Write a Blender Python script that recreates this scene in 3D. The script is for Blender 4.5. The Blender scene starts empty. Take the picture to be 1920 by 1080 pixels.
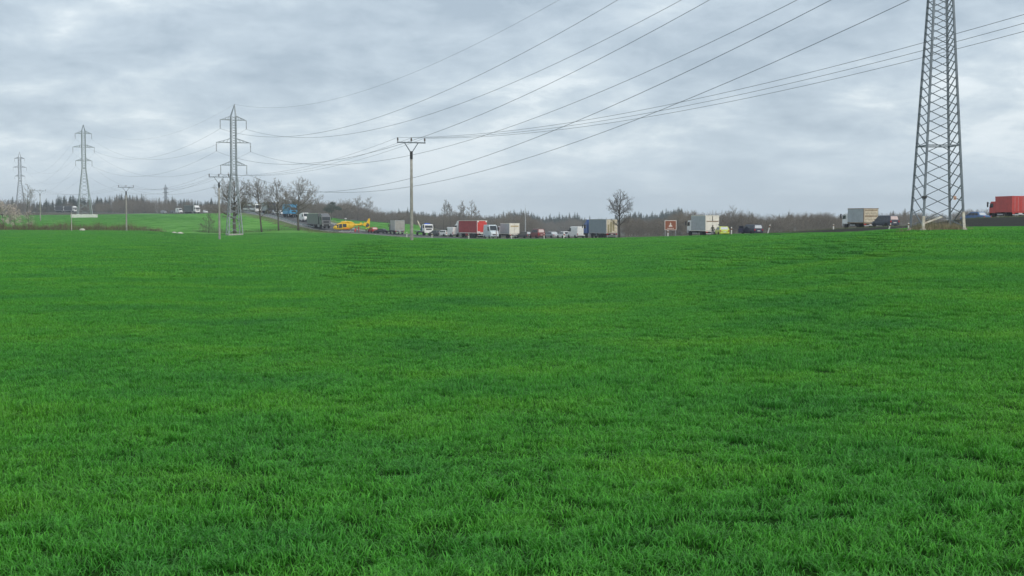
import bpy, bmesh, math, random
import numpy as np
from mathutils import Vector, Matrix

S = bpy.context.scene
COL = S.collection
R = math.radians
random.seed(7)

# ------------------------------------------------------------------ camera
F_PX, HOR, CAM_H = 2500.0, 413.0, 2.5
PITCH = math.atan((540 - HOR) / F_PX)
cam_d = bpy.data.cameras.new('camera'); cam = bpy.data.objects.new('camera', cam_d); COL.objects.link(cam)
cam.location = (0, 0, CAM_H); cam.rotation_euler = (math.pi / 2 - PITCH, 0, 0)
cam_d.sensor_width = 36; cam_d.lens = 36 * F_PX / 1920; cam_d.clip_start = 0.1; cam_d.clip_end = 9000
S.camera = cam
S.view_settings.view_transform = 'Standard'; S.view_settings.look = 'None'
S.view_settings.exposure = 0.37; S.view_settings.gamma = 1.0; S.view_settings.use_curve_mapping = False

# ------------------------------------------------------------------ sky and sun
SUN_EL, SUN_AZ = R(36), R(146)          # azimuth clockwise from +Y: behind the camera, to the right
wd = bpy.data.worlds.new('World'); S.world = wd; wd.use_nodes = True
nt = wd.node_tree; nt.nodes.clear(); N = nt.nodes.new; K = nt.links.new
def mnode(op, a, b=None, c=None):
    n = N('ShaderNodeMath'); n.operation = op
    for i, v in enumerate((a, b, c)):
        if v is None: continue
        if isinstance(v, (int, float)): n.inputs[i].default_value = v
        else: K(v, n.inputs[i])
    return n.outputs[0]
tc = N('ShaderNodeTexCoord'); sp = N('ShaderNodeSeparateXYZ'); K(tc.outputs['Generated'], sp.inputs[0])
zc = mnode('ADD', mnode('MAXIMUM', sp.outputs[2], 0.0), 0.27)
cb = N('ShaderNodeCombineXYZ'); SKY_X, SKY_Y = 120.0, 5.0
K(mnode('ADD', mnode('DIVIDE', sp.outputs[0], zc), SKY_X), cb.inputs[0]); K(mnode('ADD', mnode('DIVIDE', sp.outputs[1], zc), SKY_Y), cb.inputs[1])
def noise(scale, detail, rough, dist, off):
    mp = N('ShaderNodeMapping'); mp.inputs['Location'].default_value = off; K(cb.outputs[0], mp.inputs[0])
    n = N('ShaderNodeTexNoise'); n.inputs['Scale'].default_value = scale; n.inputs['Detail'].default_value = detail
    n.inputs['Roughness'].default_value = rough; n.inputs['Distortion'].default_value = dist
    K(mp.outputs[0], n.inputs['Vector']); return n.outputs[0]
n1 = noise(1.15, 10, 0.52, 0.15, (0, 0, 0)); n2 = noise(5.2, 10, 0.62, 0.2, (5.3, 1.1, 0))
dens = mnode('ADD', mnode('MULTIPLY', n1, 0.62), mnode('MULTIPLY', n2, 0.38))
rp = N('ShaderNodeValToRGB'); K(dens, rp.inputs[0])
e = rp.color_ramp.elements; SK = 0.81
e[0].position = 0.405; e[0].color = (0.88 * SK, 0.955 * SK, 1.0 * SK, 1)
e[1].position = 0.605; e[1].color = (0.44 * SK, 0.535 * SK, 0.63 * SK, 1)
for p, c in ((0.45, (0.80, 0.885, 0.94)), (0.475, (0.69, 0.785, 0.855)), (0.525, (0.57, 0.67, 0.76))):
    q = e.new(p); q.color = (c[0] * SK, c[1] * SK, c[2] * SK, 1)
hz = N('ShaderNodeMapRange'); hz.inputs['From Min'].default_value = 0.0; hz.inputs['From Max'].default_value = 0.07
hz.inputs['To Min'].default_value = 0.75; hz.inputs['To Max'].default_value = 0.0; K(sp.outputs[2], hz.inputs[0])
mx = N('ShaderNodeMix'); mx.data_type = 'RGBA'; K(hz.outputs[0], mx.inputs[0]); K(rp.outputs[0], mx.inputs[6]); mx.inputs[7].default_value = (0.72 * SK, 0.845 * SK, 0.95 * SK, 1)
bgc = N('ShaderNodeBackground'); K(mx.outputs[2], bgc.inputs[0]); bgc.inputs[1].default_value = 1.0
sky = N('ShaderNodeTexSky'); sky.sky_type = 'NISHITA'; sky.sun_disc = False; sky.sun_elevation = SUN_EL; sky.sun_rotation = SUN_AZ
bgs = N('ShaderNodeBackground'); K(sky.outputs[0], bgs.inputs[0]); bgs.inputs[1].default_value = 0.08
ms = N('ShaderNodeMixShader'); ms.inputs[0].default_value = 0.93; K(bgs.outputs[0], ms.inputs[1]); K(bgc.outputs[0], ms.inputs[2])
wo = N('ShaderNodeOutputWorld'); K(ms.outputs[0], wo.inputs[0])
sd = bpy.data.lights.new('sun', 'SUN'); sd.energy = 1.5; sd.angle = R(11); sd.color = (1.0, 0.94, 0.85)
so = bpy.data.objects.new('sun', sd); COL.objects.link(so); so.location = (60, -60, 90)
sv = Vector((math.sin(SUN_AZ) * math.cos(SUN_EL), math.cos(SUN_AZ) * math.cos(SUN_EL), math.sin(SUN_EL)))
so.rotation_euler = sv.to_track_quat('Z', 'Y').to_euler()

# ------------------------------------------------------------------ materials
MATS = {}
def mat(name, col, rough=0.6, metal=0.0, var=0.12, scale=3.0, spec=0.4, coord='Object', dirt=None):
    """procedural paint / metal / stone: colour with noise variation"""
    if name in MATS: return MATS[name]
    m = bpy.data.materials.new(name); m.use_nodes = True; t = m.node_tree
    b = t.nodes['Principled BSDF']; b.inputs['Roughness'].default_value = rough; b.inputs['Metallic'].default_value = metal
    b.inputs['Specular IOR Level'].default_value = spec
    c = t.nodes.new('ShaderNodeTexCoord'); n = t.nodes.new('ShaderNodeTexNoise')
    n.inputs['Scale'].default_value = scale; n.inputs['Detail'].default_value = 6; n.inputs['Roughness'].default_value = 0.65
    t.links.new(c.outputs[coord], n.inputs['Vector'])
    r = t.nodes.new('ShaderNodeValToRGB')
    d = dirt or tuple(x * (1 - 2.2 * var) for x in col)
    r.color_ramp.elements[0].position = 0.28; r.color_ramp.elements[0].color = (*d, 1)
    r.color_ramp.elements[1].position = 0.62; r.color_ramp.elements[1].color = (*[min(1, x * (1 + var * 0.4)) for x in col], 1)
    t.links.new(n.outputs[0], r.inputs[0]); t.links.new(r.outputs[0], b.inputs['Base Color'])
    MATS[name] = m; return m
def paint(name, col, rough=0.35): return mat(name, col, rough, 0, 0.10, 2.2, 0.45)

GLASS = mat('glass', (0.022, 0.027, 0.032), 0.08, 0, 0.05, 1, 0.6)
RUBBER = mat('rubber', (0.018, 0.018, 0.019), 0.85)
DARK = mat('dark_plastic', (0.03, 0.031, 0.033), 0.6)
STEEL = mat('galvanised_steel', (0.30, 0.335, 0.36), 0.5, 0.35, 0.16, 1.3)
STEELD = mat('weathered_steel', (0.17, 0.20, 0.23), 0.6, 0.2, 0.2, 1.0)
PALE = mat('pale_leg_paint', (0.62, 0.61, 0.55), 0.8, 0, 0.18, 4, dirt=(0.34, 0.25, 0.17))
CONC = mat('concrete', (0.46, 0.45, 0.40), 0.9, 0, 0.2, 4)
CONCP = mat('pole_concrete', (0.33, 0.32, 0.285), 0.9, 0, 0.2, 2)
WIRE = mat('conductor', (0.13, 0.145, 0.16), 0.6, 0.3)
CERAM = mat('ceramic', (0.12, 0.09, 0.075), 0.25)
WHITE = paint('white_paint', (0.80, 0.80, 0.78))
ALU = mat('aluminium', (0.45, 0.46, 0.47), 0.45, 0.5)
REDL = mat('tail_lens', (0.42, 0.02, 0.015), 0.2)
HEADL = mat('head_lens', (0.62, 0.64, 0.66), 0.12)
AMBER = mat('amber_lens', (0.7, 0.25, 0.02), 0.2)
BLUEL = mat('blue_lens', (0.03, 0.12, 0.62), 0.2)
PLATE = mat('number_plate', (0.68, 0.68, 0.64), 0.5)
BARK = mat('bark', (0.115, 0.098, 0.078), 0.95, 0, 0.25, 3)
TWIG = mat('twig', (0.20, 0.175, 0.14), 0.95, 0, 0.2, 2)

# ------------------------------------------------------------------ mesh helper
class MB:
    def __init__(s): s.v = []; s.f = []; s.m = []
    def add(s, vs, fs, mi=0):
        o = len(s.v); s.v += [tuple(p) for p in vs]; s.f += [tuple(i + o for i in f) for f in fs]; s.m += [mi] * len(fs); return s
    def box(s, x0, x1, y0, y1, z0, z1, mi=0):
        return s.add([(x, y, z) for z in (z0, z1) for y in (y0, y1) for x in (x0, x1)],
                     [(0, 2, 3, 1), (4, 5, 7, 6), (0, 1, 5, 4), (2, 6, 7, 3), (0, 4, 6, 2), (1, 3, 7, 5)], mi)
    def cbox(s, x0, x1, y0, y1, z0, z1, b=0.03, mi=0):
        """box with chamfered long edges (all x-parallel edges and end edges)"""
        def ring(x, i):
            c = b
            return [(x, y0 + i + c, z0 + i), (x, y1 - i - c, z0 + i), (x, y1 - i, z0 + i + c), (x, y1 - i, z1 - i - c),
                    (x, y1 - i - c, z1 - i), (x, y0 + i + c, z1 - i), (x, y0 + i, z1 - i - c), (x, y0 + i, z0 + i + c)]
        return s.loft([ring(x0, b), ring(x0 + b, 0), ring(x1 - b, 0), ring(x1, b)], mi)
    def loft(s, rings, mi=0, cap=True):
        n = len(rings[0]); vs = [p for r in rings for p in r]; fs = []
        for k in range(len(rings) - 1):
            for i in range(n):
                j = (i + 1) % n; fs.append((k * n + i, k * n + j, (k + 1) * n + j, (k + 1) * n + i))
        if cap: fs.append(tuple(range(n - 1, -1, -1))); fs.append(tuple((len(rings) - 1) * n + i for i in range(n)))
        return s.add(vs, fs, mi)
    def tube(s, pts, rad, n=6, mi=0, cap=True):
        pts = [Vector(p) for p in pts]
        if not hasattr(rad, '__len__'): rad = [rad] * len(pts)
        rings = []; up = None
        for i, p in enumerate(pts):
            d = (pts[min(i + 1, len(pts) - 1)] - pts[max(i - 1, 0)])
            if d.length < 1e-9: d = Vector((0, 0, 1))
            d.normalize()
            a = (Vector((0, 0, 1)) if abs(d.z) < 0.9 else Vector((1, 0, 0)))
            u = d.cross(a).normalized(); w = d.cross(u)
            if up is not None and up.length > 0:
                uu = (up - d * up.dot(d))
                if uu.length > 1e-6: u = uu.normalized(); w = d.cross(u)
            up = u
            rings.append([p + (u * math.cos(t) + w * math.sin(t)) * rad[i] for t in [2 * math.pi * k / n for k in range(n)]])
        return s.loft(rings, mi, cap)
    def beam(s, p0, p1, w, h=None, mi=0):
        h = h or w; p0 = Vector(p0); p1 = Vector(p1); d = (p1 - p0).normalized()
        a = Vector((0, 0, 1)) if abs(d.z) < 0.95 else Vector((1, 0, 0))
        u = d.cross(a).normalized() * w / 2; q = u.cross(d).normalized() * h / 2
        return s.loft([[p + u + q, p - u + q, p - u - q, p + u - q] for p in (p0, p1)], mi)
    def prism(s, poly, y0, y1, mi=0):
        """polygon in x,z extruded along y"""
        return s.loft([[(x, y0, z) for x, z in poly], [(x, y1, z) for x, z in poly]], mi)
    def lathe(s, prof, n=12, axis='z', c=(0, 0, 0), mi=0):
        rings = []
        for r, h in prof:
            ring = []
            for k in range(n):
                t = 2 * math.pi * k / n; a, b = r * math.cos(t), r * math.sin(t)
                p = (a, b, h) if axis == 'z' else ((a, h, b) if axis == 'y' else (h, a, b))
                ring.append((p[0] + c[0], p[1] + c[1], p[2] + c[2]))
            rings.append(ring)
        return s.loft(rings, mi)
    def quad(s, a, b, c, d, mi=0): return s.add([a, b, c, d], [(0, 1, 2, 3)], mi)
    def panel(s, a, b, c, d, t=0.012, mi=0):
        """thin plate whose outer face is a b c d"""
        a, b, c, d = map(Vector, (a, b, c, d)); n = (b - a).cross(d - a).normalized() * t
        return s.loft([[a - n, b - n, c - n, d - n], [a, b, c, d]], mi)
    def mesh(s, name, mats, smooth=False, fix=True):
        me = bpy.data.meshes.new(name); me.from_pydata(s.v, [], s.f)
        for m in (mats if isinstance(mats, (list, tuple)) else [mats]): me.materials.append(m)
        me.polygons.foreach_set('material_index', s.m)
        if fix and len(s.f) < 60000:
            bm = bmesh.new(); bm.from_mesh(me); bmesh.ops.recalc_face_normals(bm, faces=bm.faces); bm.to_mesh(me); bm.free()
        if smooth:
            me.polygons.foreach_set('use_smooth', [True] * len(me.polygons))
        me.update(); return me
    def build(s, name, mats, parent=None, smooth=False, fix=True):
        return link(name, s.mesh(name, mats, smooth, fix), parent)
def link(name, me, parent=None):
    o = bpy.data.objects.new(name, me); COL.objects.link(o); o.parent = parent; return o
def tag(o, label=None, cat=None, group=None, kind=None):
    for k, v in (('label', label), ('category', cat), ('group', group), ('kind', kind)):
        if v: o[k] = v
    return o
def thing(name, label, cat, loc=(0, 0, 0), rotz=0, group=None):
    o = bpy.data.objects.new(name, None); COL.objects.link(o); o.empty_display_size = 0.3
    o.location = loc; o.rotation_euler = (0, 0, rotz); return tag(o, label, cat, group)
def copy_tree(o, parent=None):
    c = o.copy(); COL.objects.link(c); c.parent = parent
    for ch in [x for x in o.children]: copy_tree(ch, c)
    return c

# ------------------------------------------------------------------ terrain
def zat(py, D): return CAM_H - (py - HOR) / F_PX * D
COLS = {
 -700: [(200, 441), (300, 431), (330, 428), (640, 402), (900, 400), (1300, 397), (2600, 400)],
 0:    [(200, 444), (300, 432), (330, 429), (640, 404), (900, 403), (1300, 398), (2600, 400)],
 240:  [(200, 445), (305, 433), (330, 430), (640, 402), (900, 401), (1300, 398), (2600, 400)],
 420:  [(211, 450), (333, 443), (352, 438), (400, 430), (500, 411), (640, 402), (900, 402), (1300, 398), (2600, 400)],
 560:  [(200, 449), (335, 438), (380, 424), (430, 408), (520, 402), (900, 404), (1300, 404), (2600, 400)],
 660:  [(200, 450), (325, 438), (350, 434), (420, 425), (520, 414), (700, 414), (900, 414), (2600, 405)],
 760:  [(135, 450), (200, 451), (310, 446), (345, 441), (430, 428), (520, 420), (700, 424), (900, 424), (2600, 408)],
 900:  [(135, 455), (200, 453), (290, 449), (310, 447.5), (400, 446), (700, 437), (1200, 436), (2600, 410)],
 1100: [(135, 457), (200, 453), (265, 449), (278, 448), (400, 447), (700, 444), (1200, 440), (2600, 412)],
 1300: [(135, 452), (212, 446), (226, 445), (400, 443), (500, 440), (900, 436), (2600, 412)],
 1450: [(100, 455), (190, 442), (210, 440), (400, 439), (500, 438), (900, 430), (2600, 412)],
 1600: [(93, 446), (170, 437), (197, 431), (300, 431), (500, 430), (900, 425), (2600, 412)],
 1750: [(93, 430.5), (150, 429), (166, 428), (189, 423), (300, 422), (500, 420), (900, 418), (2600, 412)],
 1920: [(93, 429), (150, 426.5), (178, 411), (250, 412), (500, 414), (900, 414), (2600, 412)],
 2700: [(60, 440), (110, 424), (135, 395), (250, 405), (500, 410), (900, 410), (2600, 412)],
}
CU = np.array(sorted(COLS), float)
DS = np.concatenate([np.arange(0, 700, 5.0), np.arange(700, 2700, 50.0)])
TAB = []
for c in sorted(COLS):
    k = [(0, 0.0), (9, 0.0)] + [(d, zat(p, d)) for d, p in COLS[c]]
    z = np.interp(DS, [a for a, _ in k], [b for _, b in k])
    w = np.ones(5) / 5; zz = np.convolve(np.pad(z, 2, mode='edge'), w, 'valid'); TAB.append(zz)
TAB = np.array(TAB)
RP = [(2700, 118, 393), (2300, 140, 397), (2050, 162, 405), (1890, 180, 412), (1740, 187, 424), (1608, 197, 431), (1403, 213, 442), (1316, 227, 445),
      (1210, 250, 447), (1125, 275, 448), (950, 302, 448), (880, 312, 447.5), (743, 336, 440.5), (650, 352, 433.5), (600, 368, 423),
      (545, 412, 408), (505, 470, 401.5), (470, 530, 399), (350, 650, 401), (128, 860, 398.5), (-100, 1100, 397)]
RPT = np.array([((p - 960) / F_PX * d, d, zat(y, d)) for p, d, y in RP])
def catmull(P, n=14):
    out = []
    for i in range(len(P) - 1):
        p0, p1, p2, p3 = P[max(i - 1, 0)], P[i], P[i + 1], P[min(i + 2, len(P) - 1)]
        for t in np.linspace(0, 1, n, endpoint=False):
            out.append(0.5 * ((2 * p1) + (-p0 + p2) * t + (2 * p0 - 5 * p1 + 4 * p2 - p3) * t * t + (-p0 + 3 * p1 - 3 * p2 + p3) * t ** 3))
    out.append(P[-1]); return np.array(out)
ROAD = catmull(RPT)
for _ in range(3): ROAD[1:-1] = (ROAD[:-2] + 2 * ROAD[1:-1] + ROAD[2:]) / 4
def road_dist(X, Y):
    X = np.atleast_1d(X).astype(float); Y = np.atleast_1d(Y).astype(float)
    best = np.full(X.shape, 1e9); bz = np.zeros(X.shape)
    for i in range(len(ROAD) - 1):
        a, b = ROAD[i], ROAD[i + 1]; d = b - a; L2 = d[0] ** 2 + d[1] ** 2
        t = np.clip(((X - a[0]) * d[0] + (Y - a[1]) * d[1]) / L2, 0, 1)
        dd = (X - a[0] - t * d[0]) ** 2 + (Y - a[1] - t * d[1]) ** 2
        k = dd < best; best[k] = dd[k]; bz[k] = (a[2] + t * d[2])[k]
    return np.sqrt(best), bz
def ucol(X, Y): return 960 + F_PX * X / np.maximum(Y, 1.0)
def table(X, Y):
    u = np.clip(ucol(X, Y), CU[0], CU[-1]); d = np.clip(Y, 0, DS[-1])
    k = np.clip(np.searchsorted(CU, u, 'right') - 1, 0, len(CU) - 2)
    t = (u - CU[k]) / (CU[k + 1] - CU[k]); t = t * t * (3 - 2 * t) * 0.6 + t * 0.4
    j = np.clip(np.searchsorted(DS, d, 'right') - 1, 0, len(DS) - 2); q = (d - DS[j]) / (DS[j + 1] - DS[j])
    za = TAB[k, j] * (1 - q) + TAB[k, j + 1] * q; zb = TAB[k + 1, j] * (1 - q) + TAB[k + 1, j + 1] * q
    return za * (1 - t) + zb * t
def terrain(X, Y, road=True):
    X = np.atleast_1d(np.asarray(X, float)); Y = np.atleast_1d(np.asarray(Y, float))
    z = table(X, Y)
    z = z + np.clip((Y - 8) / 60, 0, 1) * 0.015 * (np.sin(X * 0.31 + 1.3 * np.sin(Y * 0.11)) + np.sin(Y * 0.23 + X * 0.07))
    if road:
        d, rz = road_dist(X, Y); w = np.clip(1 - (d - 7.5) / 14, 0, 1); w = w * w * (3 - 2 * w); z = z * (1 - w) + rz * w
    return z
def xp(px, D): return (px - 960) / F_PX * D
EDGE = sorted({-700: 300, 0: 300, 240: 303, 420: 350, 560: 336, 660: 326, 760: 312, 900: 292, 1100: 264, 1300: 212, 1450: 190, 1600: 170, 1750: 155, 1920: 141, 2150: 122, 2700: 92}.items())
EU = [a for a, _ in EDGE]; EDv = [b for _, b in EDGE]
def in_field(X, Y): return (Y < np.interp(ucol(X, Y), EU, EDv)) | (Y < 30)

# ground sheet
def spaced(lo, hi, fine, step, grow):
    a = [0.0]; s = step
    while a[-1] < hi:
        if a[-1] > fine: s *= grow
        a.append(a[-1] + s)
    b = [0.0]; s = step
    while b[-1] < -lo:
        if b[-1] > fine: s *= grow
        b.append(b[-1] + s)
    return np.array([-x for x in b[:0:-1]] + a)
gx = spaced(-2300, 2300, 130, 2.6, 1.09); gy = np.concatenate([np.arange(-60, 0, 10), spaced(0, 2600, 480, 2.6, 1.06)])
GX, GY = np.meshgrid(gx, gy); GZ = terrain(GX.ravel(), GY.ravel())
nx, ny = len(gx), len(gy)
gv = np.column_stack([GX.ravel(), GY.ravel(), GZ])
idx = np.arange(nx * ny).reshape(ny, nx)
gf = np.column_stack([idx[:-1, :-1].ravel(), idx[:-1, 1:].ravel(), idx[1:, 1:].ravel(), idx[1:, :-1].ravel()])
gm = bpy.data.meshes.new('ground'); gm.from_pydata(gv.tolist(), [], gf.tolist())
fx = gv[gf].mean(axis=1); fu = ucol(fx[:, 0], fx[:, 1]); fd, _ = road_dist(fx[:, 0], fx[:, 1])
mi = np.full(len(gf), 1)                                     # 0 crop soil, 1 young crop on the far hill, 2 rough verge, 3 dark bank, 4 forest floor
mi[in_field(fx[:, 0], fx[:, 1])] = 0
out = ~in_field(fx[:, 0], fx[:, 1])
mi[out & (fd < 10)] = 2
mi[out & (fu > 1430) & (fd < 46)] = 3
mi[out & (fx[:, 1] > 690)] = 4
mi[out & (fu > 800) & (fu < 1430) & (fd >= 16)] = 4
mi[out & (fu >= 1430) & (fd >= 46)] = 4
def ground_mat(name, cols, scale, rough=0.95, bump=0.5):
    m = bpy.data.materials.new(name); m.use_nodes = True; t = m.node_tree; b = t.nodes['Principled BSDF']
    b.inputs['Roughness'].default_value = rough; b.inputs['Specular IOR Level'].default_value = 0.04
    g = t.nodes.new('ShaderNodeNewGeometry'); r = t.nodes.new('ShaderNodeValToRGB')
    n = t.nodes.new('ShaderNodeTexNoise'); n.inputs['Scale'].default_value = scale; n.inputs['Detail'].default_value = 10; n.inputs['Roughness'].default_value = 0.7
    t.links.new(g.outputs['Position'], n.inputs['Vector']); t.links.new(n.outputs[0], r.inputs[0]); t.links.new(r.outputs[0], b.inputs['Base Color'])
    el = r.color_ramp.elements
    el[0].position = 0.3; el[0].color = (*cols[0], 1); el[1].position = 0.7; el[1].color = (*cols[-1], 1)
    for k, c in enumerate(cols[1:-1]): q = el.new(0.3 + 0.4 * (k + 1) / (len(cols) - 1)); q.color = (*c, 1)
    n2 = t.nodes.new('ShaderNodeTexNoise'); n2.inputs['Scale'].default_value = scale * 8; n2.inputs['Detail'].default_value = 6
    t.links.new(g.outputs['Position'], n2.inputs['Vector'])
    bp = t.nodes.new('ShaderNodeBump'); bp.inputs['Strength'].default_value = bump; bp.inputs['Distance'].default_value = 0.1
    t.links.new(n2.outputs[0], bp.inputs['Height']); t.links.new(bp.outputs[0], b.inputs['Normal'])
    return m
for m in (ground_mat('crop_soil', [(0.008, 0.035, 0.004), (0.013, 0.05, 0.006), (0.012, 0.034, 0.006)], 1.2),
          ground_mat('hill_crop', [(0.085, 0.24, 0.035), (0.115, 0.31, 0.05), (0.14, 0.34, 0.06)], 0.05),
          ground_mat('rough_verge', [(0.10, 0.155, 0.05), (0.13, 0.185, 0.065), (0.15, 0.17, 0.075)], 0.25),
          ground_mat('dark_bank', [(0.020, 0.021, 0.019), (0.032, 0.033, 0.028), (0.028, 0.036, 0.020)], 0.3),
          ground_mat('forest_floor', [(0.06, 0.055, 0.04), (0.09, 0.08, 0.055), (0.07, 0.075, 0.04)], 0.2)): gm.materials.append(m)
gm.polygons.foreach_set('material_index', mi.tolist()); gm.polygons.foreach_set('use_smooth', [True] * len(gf))
ground = tag(link('ground', gm), kind='structure')
GZ2 = GZ.reshape(ny, nx)
def th(x, y):
    i = min(max(int(np.searchsorted(gx, x)) - 1, 0), nx - 2); j = min(max(int(np.searchsorted(gy, y)) - 1, 0), ny - 2)
    a = (x - gx[i]) / (gx[i + 1] - gx[i]); b = (y - gy[j]) / (gy[j + 1] - gy[j])
    return float((GZ2[j, i] * (1 - a) + GZ2[j, i + 1] * a) * (1 - b) + (GZ2[j + 1, i] * (1 - a) + GZ2[j + 1, i + 1] * a) * b)

# road with a pale gravel shoulder and painted lines
RT = np.gradient(ROAD[:, :2], axis=0); RT /= np.linalg.norm(RT, axis=1)[:, None]; RN = np.column_stack([-RT[:, 1], RT[:, 0]])
def ribbon(o0, o1, dz, i0=0, i1=None, thick=None):
    mb = MB(); rng = range(i0, i1 if i1 is not None else len(ROAD)); rings = []
    for i in rng:
        a = ROAD[i, :2] + RN[i] * o0; b = ROAD[i, :2] + RN[i] * o1; z = ROAD[i, 2] + dz
        lo = z - (thick or 0.004)
        rings.append([(a[0], a[1], z), (b[0], b[1], z), (b[0], b[1], lo), (a[0], a[1], lo)])
    return mb.loft(rings)
ASPH = mat('asphalt', (0.075, 0.076, 0.078), 0.9, 0, 0.2, 0.8)
GRAV = mat('gravel', (0.30, 0.295, 0.27), 0.95, 0, 0.25, 1.5)
LINE = mat('road_paint', (0.62, 0.62, 0.58), 0.7)
RTOP = 0.14
tag(ribbon(-5.2, 5.2, RTOP, thick=0.6).build('road', ASPH), kind='structure')
for sgn in (-1, 1):
    tag(ribbon(sgn * 5.22, sgn * 6.6, RTOP - 0.03, thick=0.5).build('road_shoulder', GRAV), kind='structure')
    tag(ribbon(sgn * 4.75, sgn * 4.95, RTOP + 0.008).build('road_marking', LINE), kind='structure')
cm = MB()
for i in range(0, len(ROAD) - 2, 3):
    q = ribbon(-0.08, 0.08, RTOP + 0.008, i, i + 2); cm.add(q.v, q.f)
tag(cm.build('road_marking', LINE), kind='structure')
def thv(x, y):
    i = np.clip(np.searchsorted(gx, x) - 1, 0, nx - 2); j = np.clip(np.searchsorted(gy, y) - 1, 0, ny - 2)
    a = (x - gx[i]) / (gx[i + 1] - gx[i]); b = (y - gy[j]) / (gy[j + 1] - gy[j])
    return (GZ2[j, i] * (1 - a) + GZ2[j, i + 1] * a) * (1 - b) + (GZ2[j + 1, i] * (1 - a) + GZ2[j + 1, i + 1] * a) * b
def rz(x, y):
    d, z = road_dist(x, y); return float(z[0]) + RTOP
def rtan(x, y):
    k = int(np.argmin((ROAD[:, 0] - x) ** 2 + (ROAD[:, 1] - y) ** 2)); return RT[k]

# ------------------------------------------------------------------ lattice pylons
BEAM = MB().box(-.5, .5, -.5, .5, 0, 1)
_bm = {}
def beam_obj(name, p0, p1, w, m, parent):
    if m.name not in _bm: _bm[m.name] = BEAM.mesh('beam_' + m.name, m)
    o = link(name, _bm[m.name], parent); p0 = Vector(p0); p1 = Vector(p1); d = p1 - p0
    o.location = p0; o.rotation_mode = 'QUATERNION'; o.rotation_quaternion = d.to_track_quat('Z', 'Y'); o.scale = (w, w, d.length); return o
def insulator(n, L, r):
    mb = MB(); prof = [(0.02, 0)]
    for k in range(n):
        z = -L * (k + 0.3) / n; prof += [(0.025, z), (r, z - L * 0.25 / n), (r * 0.8, z - L * 0.4 / n), (0.025, z - L * 0.55 / n)]
    prof.append((0.02, -L)); return mb.lathe(prof, 8)
def pylon(label, x, y, rot, arms, peak, b0, zw, b1, b2, detail, lw, bw, z0=None, name='electricity_pylon', peak_off=0.0, mt=STEEL, npan=None, drop=2.2):
    z = th(x, y) if z0 is None else z0
    t = thing(name, label, 'pylon', (x, y, z), rot)
    ztop = arms[-1][0] + 0.9
    def half(h):
        if h <= zw: return b0 + (b1 - b0) * h / zw
        return b1 + (b2 - b1) * min(1, (h - zw) / (ztop - zw))
    cor = [(-1, -1), (1, -1), (1, 1), (-1, 1)]
    P = lambda i, h: Vector((cor[i % 4][0] * half(h), cor[i % 4][1] * half(h), h))
    zs = [0.35]
    while zs[-1] < ztop - 0.4: zs.append(zs[-1] + max(0.40, half(zs[-1]) * (npan or 0.78)))
    zs[-1] = ztop
    pk = Vector((peak_off, 0, peak))
    for i in range(4):
        mb = MB(); pts = [P(i, -0.3), P(i, zw), P(i, ztop)]
        if detail: mb.beam(P(i, 2.4), pts[1], lw); mb.beam(P(i, -0.3), P(i, 2.4), lw * 1.0)
        else: mb.beam(pts[0], pts[1], lw)
        mb.beam(pts[1], pts[2], lw * .9); mb.beam(pts[2], pk, lw * .7)
        mb.build('leg', mt, t)
    br = MB()
    for k in range(len(zs) - 1):
        for i in range(4):
            a, b = P(i, min(ztop, zs[k] + (zs[k + 1] - zs[k]) * (1.5 if detail else 1))), P(i + 1, zs[k])
            if detail and zs[k] < 17.5: beam_obj('diagonal_brace', a, b, bw, mt, t)
            else:
                br.beam(a, b, bw)
    levels = [(zs[min(range(len(zs)), key=lambda q: abs(zs[q] - (5.9 if detail else zw)))])]
    for h in levels:
        for i in range(4): beam_obj('horizontal_brace', P(i, h), P(i + 1, h), bw * 1.5, mt, t)
    o = br.build('bracing', mt, t); o['kind'] = 'stuff'
    att = {}
    for k, (h, hl) in enumerate(arms):
        for s, nm in ((-1, 'L'), (1, 'R')):
            mb = MB(); b = half(h); b2_ = half(h + 1.0); tip = Vector((s * hl, 0, h))
            for q in (-1, 1):
                mb.beam((s * b, q * b, h), tip, bw * 1.5); mb.beam((s * b2_, q * b2_, h + 1.0), tip + Vector((-s * .3, 0, 0.05)), bw * 1.1)
                for f in (0.3, 0.55, 0.78):
                    mb.beam((s * (b + (hl - b) * f), q * b * (1 - f), h), (s * (b2_ + (hl - b2_) * (f - .12)), q * b2_ * (1.12 - f), h + 1.0 * (1.12 - f)), bw * .6)
            mb.beam((0, -b, h), (0, b, h), bw)
            mb.build('crossarm', mt, t)
            ins = insulator(10 if detail else 7, drop, 0.14 if detail else 0.16).build('insulator', CERAM, t); ins.location = tip
            att[(k, nm)] = Matrix.Translation((x, y, z)) @ Matrix.Rotation(rot, 4, 'Z') @ (tip - Vector((0, 0, drop)))
    att['G'] = Matrix.Translation((x, y, z)) @ Matrix.Rotation(rot, 4, 'Z') @ pk
    return t, att, P
p1, at1, P1c = pylon('tall steel lattice pylon beside the road bank, top out of view', 29.6, 93, R(0.8), [(20.6, 2.9), (25.3, 3.7), (30.4, 3.1)], 32.8, 1.42, 20.6, 0.43, 0.38, True, 0.135, 0.052, mt=STEELD, npan=0.62)
for i, (hh, m) in enumerate(((1.05, PALE), (1.35, PALE), (0.5, CONC), (0.5, CONC))):   # footings and the paled leg bottoms
    c = P1c(i, 0)
    MB().loft([[(c.x + a * w, c.y + b * w, zz) for a, b in ((-1, -1), (1, -1), (1, 1), (-1, 1))] for w, zz in ((0.19, -0.4), (0.16, 0.12), (0.10, 0.24))]).build('footing', CONC, p1)
    if i < 2:
        e = P1c(i, hh); MB().beam((c.x, c.y, 0.1), e, 0.165).build('pale_leg_sleeve', PALE, p1)
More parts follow.
